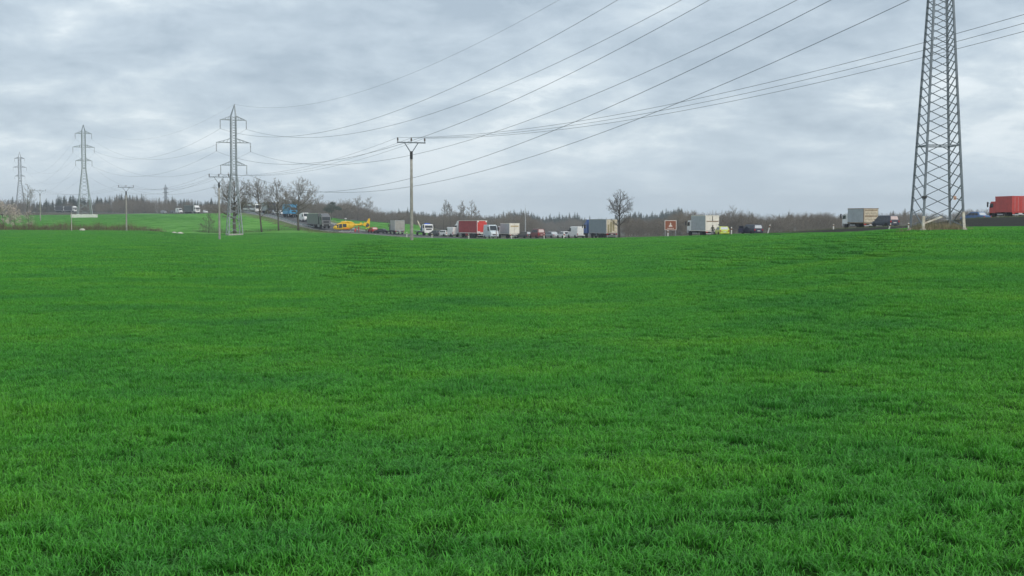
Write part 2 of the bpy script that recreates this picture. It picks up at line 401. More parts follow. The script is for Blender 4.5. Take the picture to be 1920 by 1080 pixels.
ob = MB().beam(P1c(0, 0.55) + Vector((0.05, 0.02, 0)), (0.05, -0.9, 1.02), 0.10).build('pale_strut', PALE, p1)
MB().cbox(-0.16, 0.16, -0.05, 0.05, -0.09, 0.09, 0.02).build('bracket_box', DARK, p1).location = P1c(0, 2.35) + Vector((-0.05, -0.12, 0))
sg = MB(); sg.cbox(-0.10, 0.10, -0.012, 0.012, -0.13, 0.13, 0.008); sgo = sg.build('warning_plate', mat('warning_plate', (0.60, 0.36, 0.26), 0.6), p1)
sgo.location = P1c(1, 2.3) + Vector((-0.55, -0.06, 0)); sgo['label'] = 'small orange warning plate'
MB().prism([(-0.05, -0.07), (0.05, -0.07), (0.0, 0.06)], -0.018, -0.014).build('warning_symbol', DARK, sgo)

x2 = xp(440, 333); x3 = xp(160, 552); x4 = xp(40, 912)
p2, at2, _ = pylon('grey lattice pylon standing in the field by the bare trees', x2, 333, R(24), [(17.5, 3.25), (23.1, 4.25), (28.7, 3.25)], 32.6, 1.75, 15.5, 0.66, 0.62, False, 0.20, 0.10, npan=1.0, peak_off=0.35)
MB().box(-1.85, 1.85, -1.85, 1.85, -0.6, 0.45).build('footing', CONC, p2).scale = (1, 1, 1)
p3, at3, _ = pylon('distant lattice pylon behind the low white parapet', x3, 552, R(25), [(23.2, 3.25), (28.8, 4.25), (34.4, 3.25)], 38.0, 2.9, 20, 0.75, 0.7, False, 0.26, 0.13, npan=1.0)
p4, at4, _ = pylon('small faraway lattice pylon above the blossoming bush', x4, 912, R(27), [(25.0, 3.25), (31.0, 4.3), (37.0, 3.25)], 41.5, 3.2, 22, 0.9, 0.8, False, 0.34, 0.17, npan=1.1)
p5, at5, _ = pylon('tiny far pylon on the wooded skyline', xp(312, 1500), 1500, R(60), [(17, 4), (22, 5), (27, 4)], 31.5, 2.0, 15, 0.9, 0.8, False, 0.45, 0.25, npan=1.2)
def wire(a, b, sag, r, label, group, n=40, nm='overhead_wire'):
    a = Vector(a); b = Vector(b); pts = []
    for k in range(n + 1):
        s = k / n; p = a.lerp(b, s); p.z -= 4 * sag * s * (1 - s); pts.append(p - a)
    o = MB().tube(pts, r, 4).build(nm, WIRE); o.location = a
    return tag(o, label, 'wire', group)
for (A, B, sag, rad, txt) in ((at2, at1, 9.3, 0.025, 'from the tall roadside pylon to the tree-side pylon'),
                              (at3, at2, 8.0, 0.021, 'from the tree-side pylon to the parapet pylon'),
                              (at4, at3, 11.0, 0.018, 'from the parapet pylon to the small faraway pylon')):
    for k in A:
        if k == 'G': wire(A[k], B[k], sag * .92, rad * .6, 'thin earth wire at peak height ' + txt, None, nm='earth_wire')
        else: wire(A[k], B[k], sag, rad, '%s conductor on the %s-side arms ' % (('lowest', 'middle', 'upper')[k[0]], {'L': 'field', 'R': 'road'}[k[1]]) + txt, 'conductors ' + txt)

# ------------------------------------------------------------------ medium voltage poles with T heads
def tpole(label, x, y, h, rot, al=3.0):
    z = th(x, y); t = thing('utility_pole', label, 'utility pole', (x, y, z), rot, 'T-headed utility poles across the field')
    MB().lathe([(0.19, -0.4), (0.18, 0), (0.155, h * .45), (0.125, h - 1.0)], 10).build('pole', CONCP, t, True)
    MB().lathe([(0.15, h - 1.75), (0.15, h - 0.95)], 10).build('collar', DARK, t)
    a = al / 2; mb = MB(); mb.beam((-a, 0, h - .08), (a, 0, h - .08), 0.12).build('crossarm', STEELD, t)
    for s in (-1, 1): MB().beam((s * 0.10, 0, h - 1.02), (s * a * .47, 0, h - .13), 0.075).build('v_brace', STEELD, t)
    pts = []
    for s in (-1, 0, 1):
        i = MB().lathe([(0.03, 0), (0.03, .1), (0.095, .13), (0.06, .2), (0.095, .24), (0.055, .32), (0.06, .36), (0.02, .40)], 8).build('insulator', CERAM, t)
        i.location = (s * (a - .07), 0, h - .02); i.scale = (1.1, 1.1, 1.1)
        pts.append(Matrix.Translation((x, y, z)) @ Matrix.Rotation(rot, 4, 'Z') @ Vector((s * (a - .07), 0, h + .40)))
    return pts
AR = math.atan2(.43, .90)
TP = [tpole('concrete utility pole with T head behind the tall pylon side of the field', xp(2061, 59), 59, 10.5, AR, 3.1),
      tpole('tall concrete utility pole with T head standing near the grey tipper truck', xp(772, 135), 135, 10.0, AR, 3.05),
      tpole('slim utility pole with T head just before the bare tree pylon', xp(412, 211), 211, 10.0, AR, 3.2),
      tpole('small utility pole with T head by the brown hedge end', xp(238, 305), 305, 10.0, AR, 3.4),
      tpole('tiny pale utility pole on the far green slope', xp(77, 460), 460, 10.4, AR, 3.8)]
TX = ['running over the crop from the roadside pole to the tall T-headed pole', 'between the tall T-headed pole and the slim one by the pylon',
      'between the slim T-headed pole and the one by the hedge', 'between the hedge pole and the tiny one on the slope']
for k in range(4):
    for j in range(3): wire(TP[k][j], TP[k + 1][j], (1.55, 1.5, 1.7, 2.0)[k], (0.012, 0.011, 0.011, 0.011)[k], 'thin power line ' + TX[k], 'lines ' + TX[k], 30)
mx_ = thing('marker_post', 'slender plain pale post in front of the brown hedge', 'post', (xp(135, 296), 296, th(xp(135, 296), 296)))
MB().lathe([(0.09, -.3), (0.085, 2.2), (0.07, 4.1), (0.03, 4.15)], 8).build('post', CONC, mx_)
MB().lathe([(0.12, -.3), (0.12, .25)], 8).build('base_collar', CONC, mx_)
ms_ = thing('mast', 'slender pale mast before the blue-grey conifers', 'mast', (xp(985, 620), 620, th(xp(985, 620), 620)))
MB().lathe([(0.28, -.4), (0.22, 7), (0.12, 12.5)], 8).build('shaft', ALU, ms_)
MB().tube([(0, 0, 12.3), (0, 0, 14)], 0.05, 6).build('antenna', ALU, ms_)

# ------------------------------------------------------------------ vehicles (local frame: +x forward, +y left, origin on the road under the middle)
_wm = {}
def wheel(t, x, y, r, w):
    k = (round(r, 2), round(w, 2))
    if k not in _wm:
        a = MB().lathe([(r * .62, -w / 2), (r * .93, -w / 2), (r, -w * .32), (r, w * .32), (r * .93, w / 2), (r * .62, w / 2)], 18, 'y').mesh('tyre', RUBBER)
        b = MB().lathe([(r * .1, -w * .42), (r * .3, -w * .36), (r * .61, -w * .44), (r * .61, w * .44), (r * .3, w * .36), (r * .1, w * .42)], 14, 'y').mesh('rim', ALU)
        _wm[k] = (a, b)
    o = link('wheel', _wm[k][0], t); o.location = (x, y, r); link('rim', _wm[k][1], o)
def place(px, D, rel):
    x = xp(px, D); az = math.atan2(x, D); return (x, D, rz(x, D)), math.pi / 2 - az + R(rel)
def bilerp(q, u, v):
    a, b, c, d = q; return (a * (1 - u) + b * u) * (1 - v) + (d * (1 - u) + c * u) * v
def glazing(t, name, q, u0, u1, v0, v1, m=GLASS, off=0.008):
    q = [Vector(p) for p in q]; n = (q[1] - q[0]).cross(q[3] - q[0]).normalized() * off
    pts = [bilerp(q, u, v) + n for u, v in ((u0, v0), (u1, v0), (u1, v1), (u0, v1))]
    return MB().panel(*pts, t=0.014).build(name, m, t)
def car(label, cat, px, D, rel, L=4.4, W=1.78, H=1.48, pm=None, style='hatch', rear_glass=None, group=None, open_door=False, beacon=False, name='parked_car', stripe=None):
    loc, yaw = place(px, D, rel); t = thing(name, label, cat, loc, yaw, group)
    w = W / 2; zb = 0.24; h = L / 2; tall = style in ('mpv', 'suv')
    belt = H * (0.60 if tall else 0.64)
    st = [(-h, .84, .40, belt * .80), (-h + .07, .93, .30, belt * .95), (-h + .35, .99, zb, belt * 1.02), (-L * .18, 1, zb, belt * 1.01), (L * .16, 1, zb, belt * .98),
          (L * .30, .99, zb, belt * .92), (h - .42, .96, zb, belt * .82), (h - .10, .88, .28, belt * .70), (h, .76, .36, belt * .58)]
    rings = []
    for x, k, z0, z1 in st:
        y = w * k; zm = z0 + (z1 - z0) * .55
        half = [(y * .90, z0), (y * .985, z0 + .10), (y, zm), (y * .965, z1 - .05), (y * .88, z1)]
        rings.append([(x, a, b) for a, b in half] + [(x, -a, b) for a, b in half[::-1]])
    mb = MB().loft(rings)
    rr = {'hatch': (-h + .10, -h + .62), 'sedan': (-h + .75, -h + 1.25), 'estate': (-h + .08, -h + .42), 'mpv': (-h + .06, -h + .34), 'suv': (-h + .08, -h + .42)}[style]
    fr = (L * .33 if tall else L * .26, L * .07 if not tall else L * .13)
    zb2 = belt * .97; wb, wt = w * .93, w * .73
    B = [(rr[0], -wb, zb2), (fr[0], -wb, zb2 - .06), (fr[0], wb, zb2 - .06), (rr[0], wb, zb2)]
    M_ = [(rr[1] - .10, -wt * 1.05, H - .07), (fr[1] + .12, -wt * 1.05, H - .09), (fr[1] + .12, wt * 1.05, H - .09), (rr[1] - .10, wt * 1.05, H - .07)]
    T = [(rr[1] + .1, -wt * .93, H), (fr[1] - .15, -wt * .93, H - .005), (fr[1] - .15, wt * .93, H - .005), (rr[1] + .1, wt * .93, H)]
    mb.loft([B, M_, T]); mb.build('body', pm, t, False)
    glazing(t, 'windshield', (B[1], B[2], M_[2], M_[1]), .07, .93, .10, .94)
    glazing(t, 'rear_window', (B[3], B[0], M_[0], M_[3]), .10, .90, .16, .92, rear_glass or GLASS)
    for q in ((B[0], B[1], M_[1], M_[0]), (B[2], B[3], M_[3], M_[2])):
        glazing(t, 'side_window', q, .07, .34, .14, .9); glazing(t, 'side_window', q, .37, .64, .12, .9); glazing(t, 'side_window', q, .67, .90, .12, .86)
    for s in (-1, 1):
        MB().cbox(h - .30, h - .02, s * w * .62 - .17, s * w * .62 + .17, belt * .56, belt * .70, .03).build('headlight', HEADL, t)
        MB().cbox(-h - .005, -h + .16, s * w * .76 - .10, s * w * .76 + .10, belt * .66, belt * .92, .02).build('tail_light', REDL, t)
        MB().cbox(L * .20, L * .25, s * (w + .09) - .09, s * (w + .09) + .09, belt * .98, belt * .98 + .14, .03).build('mirror', DARK, t)
        for x in (-L * .295, L * .305):
            MB().lathe([(0.02, -.012), (.385, -.012), (.385, .012), (0.02, .012)], 18, 'y', (x, s * (w - .02), .33)).build('wheel_arch', DARK, t)
            wheel(t, x, s * (w - .075), .315, .20)
        if stripe: MB().cbox(-L * .40, L * .30, s * w - .006, s * w + .006, belt * .50, belt * .72, .004).build('side_stripe', stripe, t)
        MB().tube([(x_, s * (w + .012), belt * .86) for x_ in (-L * .10, -L * .06)], .018, 5).build('door_handle', DARK, t)
    MB().cbox(-h - .05, -h + .14, -w * .86, w * .86, .30, .50, .04).build('rear_bumper', pm if style != 'suv' else DARK, t)
    MB().cbox(h - .14, h + .03, -w * .76, w * .76, .28, .46, .04).build('front_bumper', DARK, t)
    MB().cbox(-h - .02, -h + .01, -.26, .26, belt * .58, belt * .58 + .11, .004).build('number_plate', PLATE, t)
    if beacon: MB().cbox(-.15, .15, -.5, .5, H + .01, H + .12, .03).build('light_bar', BLUEL, t)
    if open_door:
        d = MB(); d.cbox(0, .05, 0, 1.02, .32, belt, .02); d.cbox(.0, .035, .05, .9, belt, H - .22, .015)
        for s in (1, -1):
            o = d.build('door', pm, t); o.location = (L * .20, s * w, 0); o.rotation_euler = (0, 0, 0 if s > 0 else math.pi)
            MB().panel((-.002, .86, belt + .06), (-.002, .14, belt + .06), (-.002, .18, H - .28), (-.002, .78, H - .28), .006).build('window', GLASS, o)
    return t
def van(label, px, D, rel, L=5.6, W=2.0, H=2.5, pm=None, rear_doors=True, name='panel_van', pm_rear=None):
    loc, yaw = place(px, D, rel); t = thing(name, label, 'van', loc, yaw); w = W / 2; h = L / 2
    st = [(-h, .97, .42, H * .985), (-h + .08, 1, .36, H), (h * .30, 1, .34, H), (h * .42, .99, .34, H * .97), (h * .72, .97, .34, H * .56), (h * .95, .92, .36, H * .47), (h, .84, .42, H * .36)]
    rings = []
    for x, k, z0, z1 in st:
        y = w * k; half = [(y * .93, z0), (y, z0 + .15), (y * .99, z0 + (z1 - z0) * .55), (y * .90, z1 - .10), (y * .80, z1)]
        rings.append([(x, a, b) for a, b in half] + [(x, -a, b) for a, b in half[::-1]])
    MB().loft(rings).build('body', pm, t)
    q = ((h * .715, -w * .82, H * .575), (h * .715, w * .82, H * .575), (h * .445, w * .78, H * .955), (h * .445, -w * .78, H * .955)); glazing(t, 'windshield', q, .04, .96, .06, .92, off=.03)
    for s in (-1, 1):
        MB().prism([(h * .20, H * .58), (h * .62, H * .57), (h * .45, H * .86), (h * .20, H * .87)], s * w - .01 * s, s * (w + .012)).build('side_window', GLASS, t)
        MB().cbox(h * .60, h * .66, s * (w + .12) - .1, s * (w + .12) + .1, H * .56, H * .70, .03).build('mirror', DARK, t)
        MB().cbox(h - .22, h + .01, s * w * .66 - .16, s * w * .66 + .16, H * .29, H * .38, .03).build('headlight', HEADL, t)
        MB().cbox(-h - .02, -h + .1, s * w * .93 - .06, s * w * .93 + .06, .62, 1.12, .02).build('tail_light', REDL, t)
        MB().cbox(-h - .03, -h + .002, s * w * .45 - w * .425, s * w * .45 + w * .425, .56, H * .93, .01).build('rear_door', pm_rear or pm, t)
        MB().cbox(-h - .045, -h - .028, s * w * .45 - w * .30, s * w * .45 + w * .30, H * .60, H * .82, .008).build('rear_window', GLASS if rear_doors else (pm_rear or pm), t)
        for x in (-L * .29, L * .31):
            MB().lathe([(0.02, -.012), (.41, -.012), (.41, .012), (0.02, .012)], 18, 'y', (x, s * (w - .01), .36)).build('wheel_arch', DARK, t); wheel(t, x, s * (w - .08), .345, .22)
    MB().cbox(-h - .12, -h + .1, -w * .94, w * .94, .36, .56, .04).build('rear_bumper', DARK, t)
    MB().cbox(h - .1, h + .05, -w * .82, w * .82, .32, .55, .04).build('front_bumper', DARK, t)
    MB().cbox(h - .05, h + .02, -w * .5, w * .5, H * .24, H * .33, .02).build('grille', DARK, t)
    MB().cbox(-h - .05, -h - .02, -.26, .26, .60, .71, .004).build('number_plate', PLATE, t)
    return t
def cab(t, xf, L, W, z0, H, pm, defl=None):
    """truck cab, front face at xf"""
    w = W / 2; xb = xf - L; rake = .22
    prof = [(xb, z0), (xf - .03, z0), (xf, z0 + .35), (xf - .02, z0 + (H - z0) * .48), (xf - rake, H - .22), (xf - rake - .25, H), (xb, H)]
    c = MB(); c.loft([[(x, y, z) for x, z in prof] for y in (-w * .97, -w, w, w * .97)][1:3]); o = c.build('cab', pm, t)
    bv = o.modifiers.new('bevel', 'BEVEL'); bv.width = .06; bv.segments = 2
    zl, zh = z0 + (H - z0) * .50, H - .26
    fx = lambda z: xf - .02 - (z - (z0 + (H - z0) * .48)) / ((H - .22) - (z0 + (H - z0) * .48)) * (rake - .02)
    MB().panel((fx(zl) + .012, -w * .88, zl), (fx(zl) + .012, w * .88, zl), (fx(zh) + .012, w * .86, zh), (fx(zh) + .012, -w * .86, zh), .014).build('windshield', GLASS, t)
    MB().cbox(xf - .02, xf + .02, -w * .62, w * .62, z0 + .42, z0 + (H - z0) * .42, .01).build('grille', DARK, t)
    MB().cbox(xf - .12, xf + .06, -w * .98, w * .98, z0 - .35, z0 + .12, .05).build('front_bumper', DARK if pm is not WHITE else pm, t)
    for s in (-1, 1):
        MB().prism([(xb + L * .30, zl), (xf - .16, zl - .05), (fx(zh) - .16, zh), (xb + L * .30, zh)], s * (w - .01), s * (w + .012)).build('side_window', GLASS, t)
        m = MB(); m.cbox(xf - .10, xf + .08, s * (w + .22) - .09, s * (w + .22) + .09, zl + .05, zl + .75, .03); m.beam((xf - .08, s * w, zh), (xf - .02, s * (w + .2), zl + .7), .04); m.build('mirror', DARK, t)
        MB().cbox(xf - .05, xf + .075, s * w * .78 - .17, s * w * .78 + .17, z0 - .22, z0 + .02, .03).build('headlight', HEADL, t)
        MB().box(xb + .1, xb + .45, s * (w - .16), s * (w - .02), .45, z0).build('step', DARK, t)
    if defl: 
        d = MB().prism([(xb + .05, H + .002), (xf - rake - .3, H + .002), (xb + L * .35, defl), (xb + .05, defl)], -w * .88, w * .88).build('roof_deflector', pm, t)
def cargo(t, x0, x1, W, z0, z1, side, rear, frame=ALU, panels=5, curtain=False, bars=True, decor=None, roof=None):
    """cargo box from x0 (rear) to x1 (front)"""
    w = W / 2; body = MB().box(x0 + .03, x1, -w + .02, w - .02, z0, z1 - .02).build('cargo_box', side, t)
    n = panels
    for s in (-1, 1):
        for k in range(n):
            a = x0 + .06 + (x1 - x0 - .1) * k / n; b = x0 + .06 + (x1 - x0 - .1) * (k + 1) / n
            if curtain:
                ring = []
                m = 14
                for j in range(m + 1):
                    xx = a + (b - a - .02) * j / m; yy = s * (w - .005 + .018 * math.sin(j * 2.4 + k)); ring.append((xx, yy))
                mb = MB(); mb.loft([[(p[0], p[1], z0 - .04) for p in ring] + [(p[0], s * (w - .03), z0 - .04) for p in ring[::-1]], [(p[0], p[1], z1 - .12) for p in ring] + [(p[0], s * (w - .03), z1 - .12) for p in ring[::-1]]])
                mb.build('curtain_panel', side, t)
            else: MB().cbox(a + .008, b - .008, s * w - .022, s * w + .0, z0 + .05, z1 - .10, .008).build('side_panel', side, t)
        MB().box(x0, x1 + .01, s * w - .05, s * w + .012, z1 - .10, z1 + .012).build('roof_rail', roof or frame, t)
        MB().box(x0, x1 + .01, s * w - .05, s * w + .010, z0 - .08, z0 + .05).build('side_rail', frame, t)
        MB().box(x0 - .02, x0 + .06, s * w - .07 * s - .03, s * w - .07 * s + .03 + .045 * s, z0, z1 - .02).build('corner_post', frame, t)
        d = MB().cbox(x0 - .035, x0 + .02, *sorted((s * .012, s * (w - .085))), z0 + .06, z1 - .12, .008).build('rear_door', rear, t)
        if bars:
            for yy in (.28, .68): MB().tube([(x0 - .06, s * w * yy, z0 + .04), (x0 - .06, s * w * yy, z1 - .14)], .018, 6).build('lock_bar', ALU, d)
        MB().cbox(x0 - .06, x0 + .05, s * w * .80 - .17, s * w * .80 + .17, z0 - .34, z0 - .18, .01).build('tail_light', REDL, t)
    MB().box(x0 - .01, x1, -w + .04, w - .04, z1 - .021, z1 + .002).build('roof', roof or side, t)
    MB().box(x0 - .02, x0 + .04, -w + .06, w - .06, z1 - .10, z1 + .006).build('rear_header', roof or frame, t)
    MB().box(x0 - .04, x0 + .06, -w * .92, w * .92, .48, .62).build('underrun_bar', ALU, t)
    MB().cbox(x0 - .05, x0 - .02, -.27, .27, z0 - .32, z0 - .20, .004).build('number_plate', PLATE, t)
    MB().box(x0 + .02, x0 + .10, -w + .05, w - .05, z0 - .16, z0 - .002).build('rear_sill', frame, t)
    for nm, y0, y1, a, b, m in (decor or []):      # flat print and fittings on the rear doors, fractions of width and height
        MB().box(x0 - .062 - .002 * len(nm) / 10, x0 - .034, -w + W * y0, -w + W * y1, z0 + (z1 - z0) * a, z0 + (z1 - z0) * b).build(nm, m, t)
def chassis(t, x0, x1, z=.95):
    mb = MB()
    for s in (-1, 1): mb.box(x0, x1, s * .42 - .05, s * .42 + .05, z - .28, z)
    for k in range(4):
        x = x0 + .2 + (x1 - x0 - .5) * k / 3; mb.box(x, x + .1, -.42, .42, z - .22, z - .06)
    mb.build('chassis', DARK, t)
def flaps(t, x, W):
    for s in (-1, 1): MB().box(x - .02, x, s * (W / 2 - .3) - .25, s * (W / 2 - .3) + .25, .22, .80).build('mudflap', RUBBER, t)
def rigid(label, px, D, rel, L=7.5, W=2.45, H=3.5, cabm=WHITE, side=ALU, rear=None, cabH=2.75, cabL=1.75, z0=1.05, name='box_truck', wr=.46, defl=False, **kw):
    loc, yaw = place(px, D, rel); t = thing(name, label, 'truck', loc, yaw); h = L / 2
    chassis(t, -h + .1, h - .6); cab(t, h, cabL, W * .93, .95 if wr > .42 else .75, cabH, cabm, min(H, cabH + .75) if defl else None)
    cargo(t, -h, h - cabL - .18, W, z0, H, side, rear or side, **kw)
    for s in (-1, 1):
        wheel(t, h - cabL * .72, s * (W / 2 - .20), wr, .30); wheel(t, -h + L * .25, s * (W / 2 - .22), wr, .36)
        MB().box(-h + L * .38, h - cabL - .7, s * (W / 2 - .06) - .02, s * (W / 2 - .06) + .02, .5, .66).build('side_guard', ALU, t)
        MB().cbox(h - cabL - 1.5, h - cabL - .5, s * .72 - .26, s * .72 + .26, .42, .92, .04).build('fuel_tank' if s > 0 else 'battery_box', DARK, t)
    flaps(t, -h + L * .12, W); return t
def semi(label, px, D, rel, L=15.5, W=2.52, H=4.0, cabm=WHITE, side=ALU, rear=None, cabH=3.1, defl=True, name='semi_trailer_truck', tl=12.0, **kw):
    loc, yaw = place(px, D, rel); t = thing(name, label, 'truck', loc, yaw); h = L / 2
    chassis(t, -h + .1, h - .5); cab(t, h, 2.2, 2.45, 1.0, cabH, cabm, H - .1 if defl else None)
    cargo(t, -h, -h + tl, W, 1.15, H, side, rear or side, **kw)
    for s in (-1, 1):
        for x in (h - 1.45, h - 5.0): wheel(t, x, s * (W / 2 - .20), .50, .34)
        for k in range(3): wheel(t, -h + 1.6 + 1.3 * k, s * (W / 2 - .20), .49, .36)
        MB().box(-h + 5.6, -h + tl - 4.2, s * (W / 2 - .04) - .02, s * (W / 2 - .04) + .02, .5, 1.0).build('side_guard', side, t)
        MB().box(-h + tl - 3.6, -h + tl - 3.4, s * .7 - .08, s * .7 + .08, .25, 1.1).build('landing_leg', DARK, t)
        MB().cbox(h - 4.0, h - 2.6, s * .85 - .33, s * .85 + .33, .4, 1.0, .05).build('fuel_tank', ALU, t)
    flaps(t, -h + .95, W); return t

CREAM = paint('cream_doors', (0.80, 0.76, 0.66)); BEIGE = mat('beige_doors', (0.60, 0.53, 0.40), .7, 0, .2, 2.5); BROWN = mat('brown_band', (0.24, 0.17, 0.10), .7)
GREYB = paint('grey_shade_box', (0.40, 0.43, 0.45)); REDC = mat('red_curtain', (0.40, 0.045, 0.05), .6, 0, .15, 1.5); REDB = paint('red_doors', (0.62, 0.045, 0.035), .5)  # the grey also puts shade into the side colour of white-cabbed trucks
BLUEC = paint('blue_cab', (0.05, 0.12, 0.36)); SKYB = paint('sky_blue', (0.03, 0.33, 0.62)); NAVY = paint('navy', (0.018, 0.022, 0.05)); SILV = mat('silver', (0.46, 0.48, 0.50), .35, .5)
DGREY = paint('dark_grey', (0.075, 0.08, 0.085)); LGREEN = paint('lime', (0.50, 0.58, 0.07)); DRED = paint('dark_red', (0.17, 0.03, 0.03)); MIDB = paint('mid_blue', (0.05, 0.13, 0.30))
YEL = paint('yellow', (0.82, 0.50, 0.012)); ORNG = paint('orange', (0.75, 0.22, 0.02)); TRK = paint('truck_red', (0.52, 0.055, 0.045), .5); PINK = mat('pale_pink_glass', (0.62, 0.50, 0.47), .25)  # last one: even pale pink colour for some rear windows
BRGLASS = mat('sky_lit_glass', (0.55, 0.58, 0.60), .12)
OLIV = mat('olive_print', (0.27, 0.23, 0.11), .6); STEELBX = paint('steel_blue_box', (0.20, 0.25, 0.29))

# queue heading away from the field corner
rigid('red box truck with boxy rear on the bank past the tall pylon', 1889, 180, 27, 6.6, 2.35, 3.0, TRK, TRK, TRK, 2.35, 1.7, .95, wr=.40, frame=TRK, panels=4)
car('blue saloon car ahead of the red box truck', 'car', 1828, 190, 48, 4.4, 1.78, 1.45, MIDB, 'sedan', BRGLASS)
car('dark people carrier with pale rear glass beside the beige-backed box truck', 'car', 1659, 190, 38, 4.3, 1.8, 1.66, paint('slate_blue', (0.045, 0.052, 0.075)), 'mpv', PINK)
rigid('box truck with beige slatted rear doors and brown bands on the bank', 1611, 198, 30, 6.4, 2.4, 3.05, WHITE, GREYB, BEIGE, 2.3, 1.6, .95, wr=.40, frame=BROWN, panels=3,
      bars=False, decor=[('door_band', .08, .92, .42, .50, BROWN), ('door_band', .08, .92, .84, .90, BROWN), ('door_slat', .08, .92, .66, .675, BROWN), ('door_slat', .08, .92, .22, .235, BROWN)])
car('navy car with its front doors open beside a leaning white post', 'car', 1409, 212, 30, 4.4, 1.8, 1.62, NAVY, 'mpv', BRGLASS, open_door=True)
car('yellow-green hatchback behind the white box truck', 'car', 1353, 214, 14, 3.9, 1.7, 1.45, LGREEN, 'hatch', BRGLASS)
rigid('white box truck with shade-grey side and brown bar across cream rear doors', 1317, 228, 24, 8.0, 2.5, 3.6, WHITE, GREYB, CREAM, 2.75, wr=.46, frame=CREAM, bars=False,
      decor=[('door_bar', .06, .94, .58, .64, BROWN), ('door_gap', .475, .525, .64, .96, DARK), ('hinge_block', .02, .08, .36, .42, DARK), ('hinge_block', .02, .08, .16, .22, DARK)])
semi('blue-cab articulated truck with grey trailer and bottle print on cream doors', 1125, 280, 21, 13.5, 2.52, 4.0, BLUEC, STEELBX, BEIGE, tl=10.2, bars=False, frame=ALU,
     decor=[('printed_bottle', .30, .44, .15, .9, OLIV), ('printed_bottle', .52, .66, .05, .78, OLIV), ('printed_bottle', .74, .86, .02, .6, OLIV), ('red_band', .04, .96, -.06, -.02, DRED)])
van('white high-roof panel van behind the blue-cab truck', 1080, 292, 24, 5.6, 2.0, 2.55, WHITE, False)
car('white hatchback next to the white high-roof van', 'car', 1057, 296, 24, 4.1, 1.75, 1.48, WHITE, 'hatch')
car('silver saloon between the white hatchback and dark red off-roader', 'car', 1034, 300, 30, 4.5, 1.78, 1.46, SILV, 'sedan', BRGLASS)
car('dark red off-roader with pale rear window', 'car', 1007, 296, 26, 4.6, 1.9, 2.1, DRED, 'suv', PINK, name='off_road_car')
car('dark grey estate car behind the cream-backed box truck', 'car', 983, 302, 34, 4.5, 1.78, 1.5, DGREY, 'estate', BRGLASS)
rigid('box truck with cream rear doors and tan nameboard, white cab', 953, 306, 22, 7.6, 2.5, 3.45, WHITE, GREYB, CREAM, 2.8, frame=CREAM, bars=False,
      decor=[('nameboard', .12, .88, .66, .78, mat('tan_print', (0.50, 0.38, 0.20), .7)), ('door_seam', .495, .505, .02, .96, BROWN)])
van('white and pale blue minibus between the red truck and box truck', 921, 304, 196, 6.0, 2.1, 3.1, paint('pale_blue_white', (0.56, 0.63, 0.67)), name='minibus')
semi('red curtain-sided articulated truck with red shield on white-cornered rear', 882, 318, 23, 14.0, 2.55, 4.05, WHITE, REDC, REDB, tl=11.2, curtain=True, bars=False, frame=WHITE, roof=CREAM,
     decor=[('white_corner', .03, .16, .86, .96, WHITE), ('white_corner', .84, .97, .86, .96, WHITE), ('white_corner', .03, .30, .02, .12, WHITE), ('white_corner', .70, .97, .02, .12, WHITE), ('white_foot', .30, .70, .02, .055, WHITE)])
van('small white delivery van ahead of the red articulated truck', 847, 324, 28, 4.6, 1.9, 2.3, WHITE, False, pm_rear=WHITE)
car('white estate car ahead of the small delivery van', 'car', 832, 326, 34, 4.5, 1.78, 1.5, WHITE, 'estate')
car('dark saloon beside the rescue truck', 'car', 817, 328, 40, 4.5, 1.78, 1.42, DGREY, 'sedan')
# rescue truck with a raised jib
loc, yaw = place(795, 332, 200); t = thing('tow_truck', 'white recovery truck with blue beacon and raised tan jib', 'truck', loc, yaw)
chassis(t, -3.6, 3.2); cab(t, 3.6, 1.8, 2.3, .95, 2.75, WHITE)
MB().cbox(2.1, 2.5, -.7, .7, 2.77, 3.0, .03).build('light_bar', BLUEL, t); MB().cbox(-3.6, 1.5, -1.2, 1.2, .98, 1.16, .03).build('flatbed', GREYB, t)
MB().cbox(.9, 1.4, -1.15, 1.15, 1.16, 2.3, .03).build('headboard', MIDB, t)
MB().beam((0.2, -.6, 1.2), (-1.9, -1.0, 3.6), .22).build('jib', BEIGE, t); MB().cbox(-.1, .5, -.9, -.3, 1.16, 1.7, .05).build('jib_base', DARK, t)
for s in (-1, 1):
    for x in (2.3, -2.1): wheel(t, x, s * .98, .44, .30)
    MB().cbox(-3.64, -3.56, s * .95 - .15, s * .95 + .15, .8, .92, .01).build('tail_light', REDL, t)
rigid('tipper-shaped grey box truck with dusty rear on its own', 744, 338, 12, 7.6, 2.5, 3.5, DGREY, GREYB, mat('dusty_doors', (0.40, 0.39, 0.35), .8, 0, .15), 2.7, frame=GREYB, bars=True)
# oncoming queue on the hill
MGREY = paint('mid_grey', (0.15, 0.155, 0.165))
semi('dark grey truck with cream roof edge beside the helicopter', 598, 356, 197, 13.5, 2.52, 4.0, MGREY, MGREY, MGREY, tl=10.5, frame=MGREY, roof=CREAM, cabH=3.3)
van('white van following the dark grey truck', 572, 384, 196, 5.4, 2.0, 2.5, WHITE)
semi('bright blue topped truck with white lower cab', 545, 412, 190, 13.0, 2.5, 4.0, SKYB, SKYB, SKYB, tl=10.0, frame=SKYB, cabH=3.2)
car('small white car tucked behind the bright blue truck', 'car', 530, 440, 190, 4.2, 1.75, 1.46, WHITE, 'hatch')
car('small silver car on the hill behind a bare trunk', 'car', 517, 452, 190, 4.3, 1.75, 1.46, SILV, 'hatch')
semi('dark navy truck cab with grey trailer between bare trees', 505, 474, 192, 12.5, 2.5, 4.0, NAVY, GREYB, GREYB, tl=9.6, cabH=3.2)
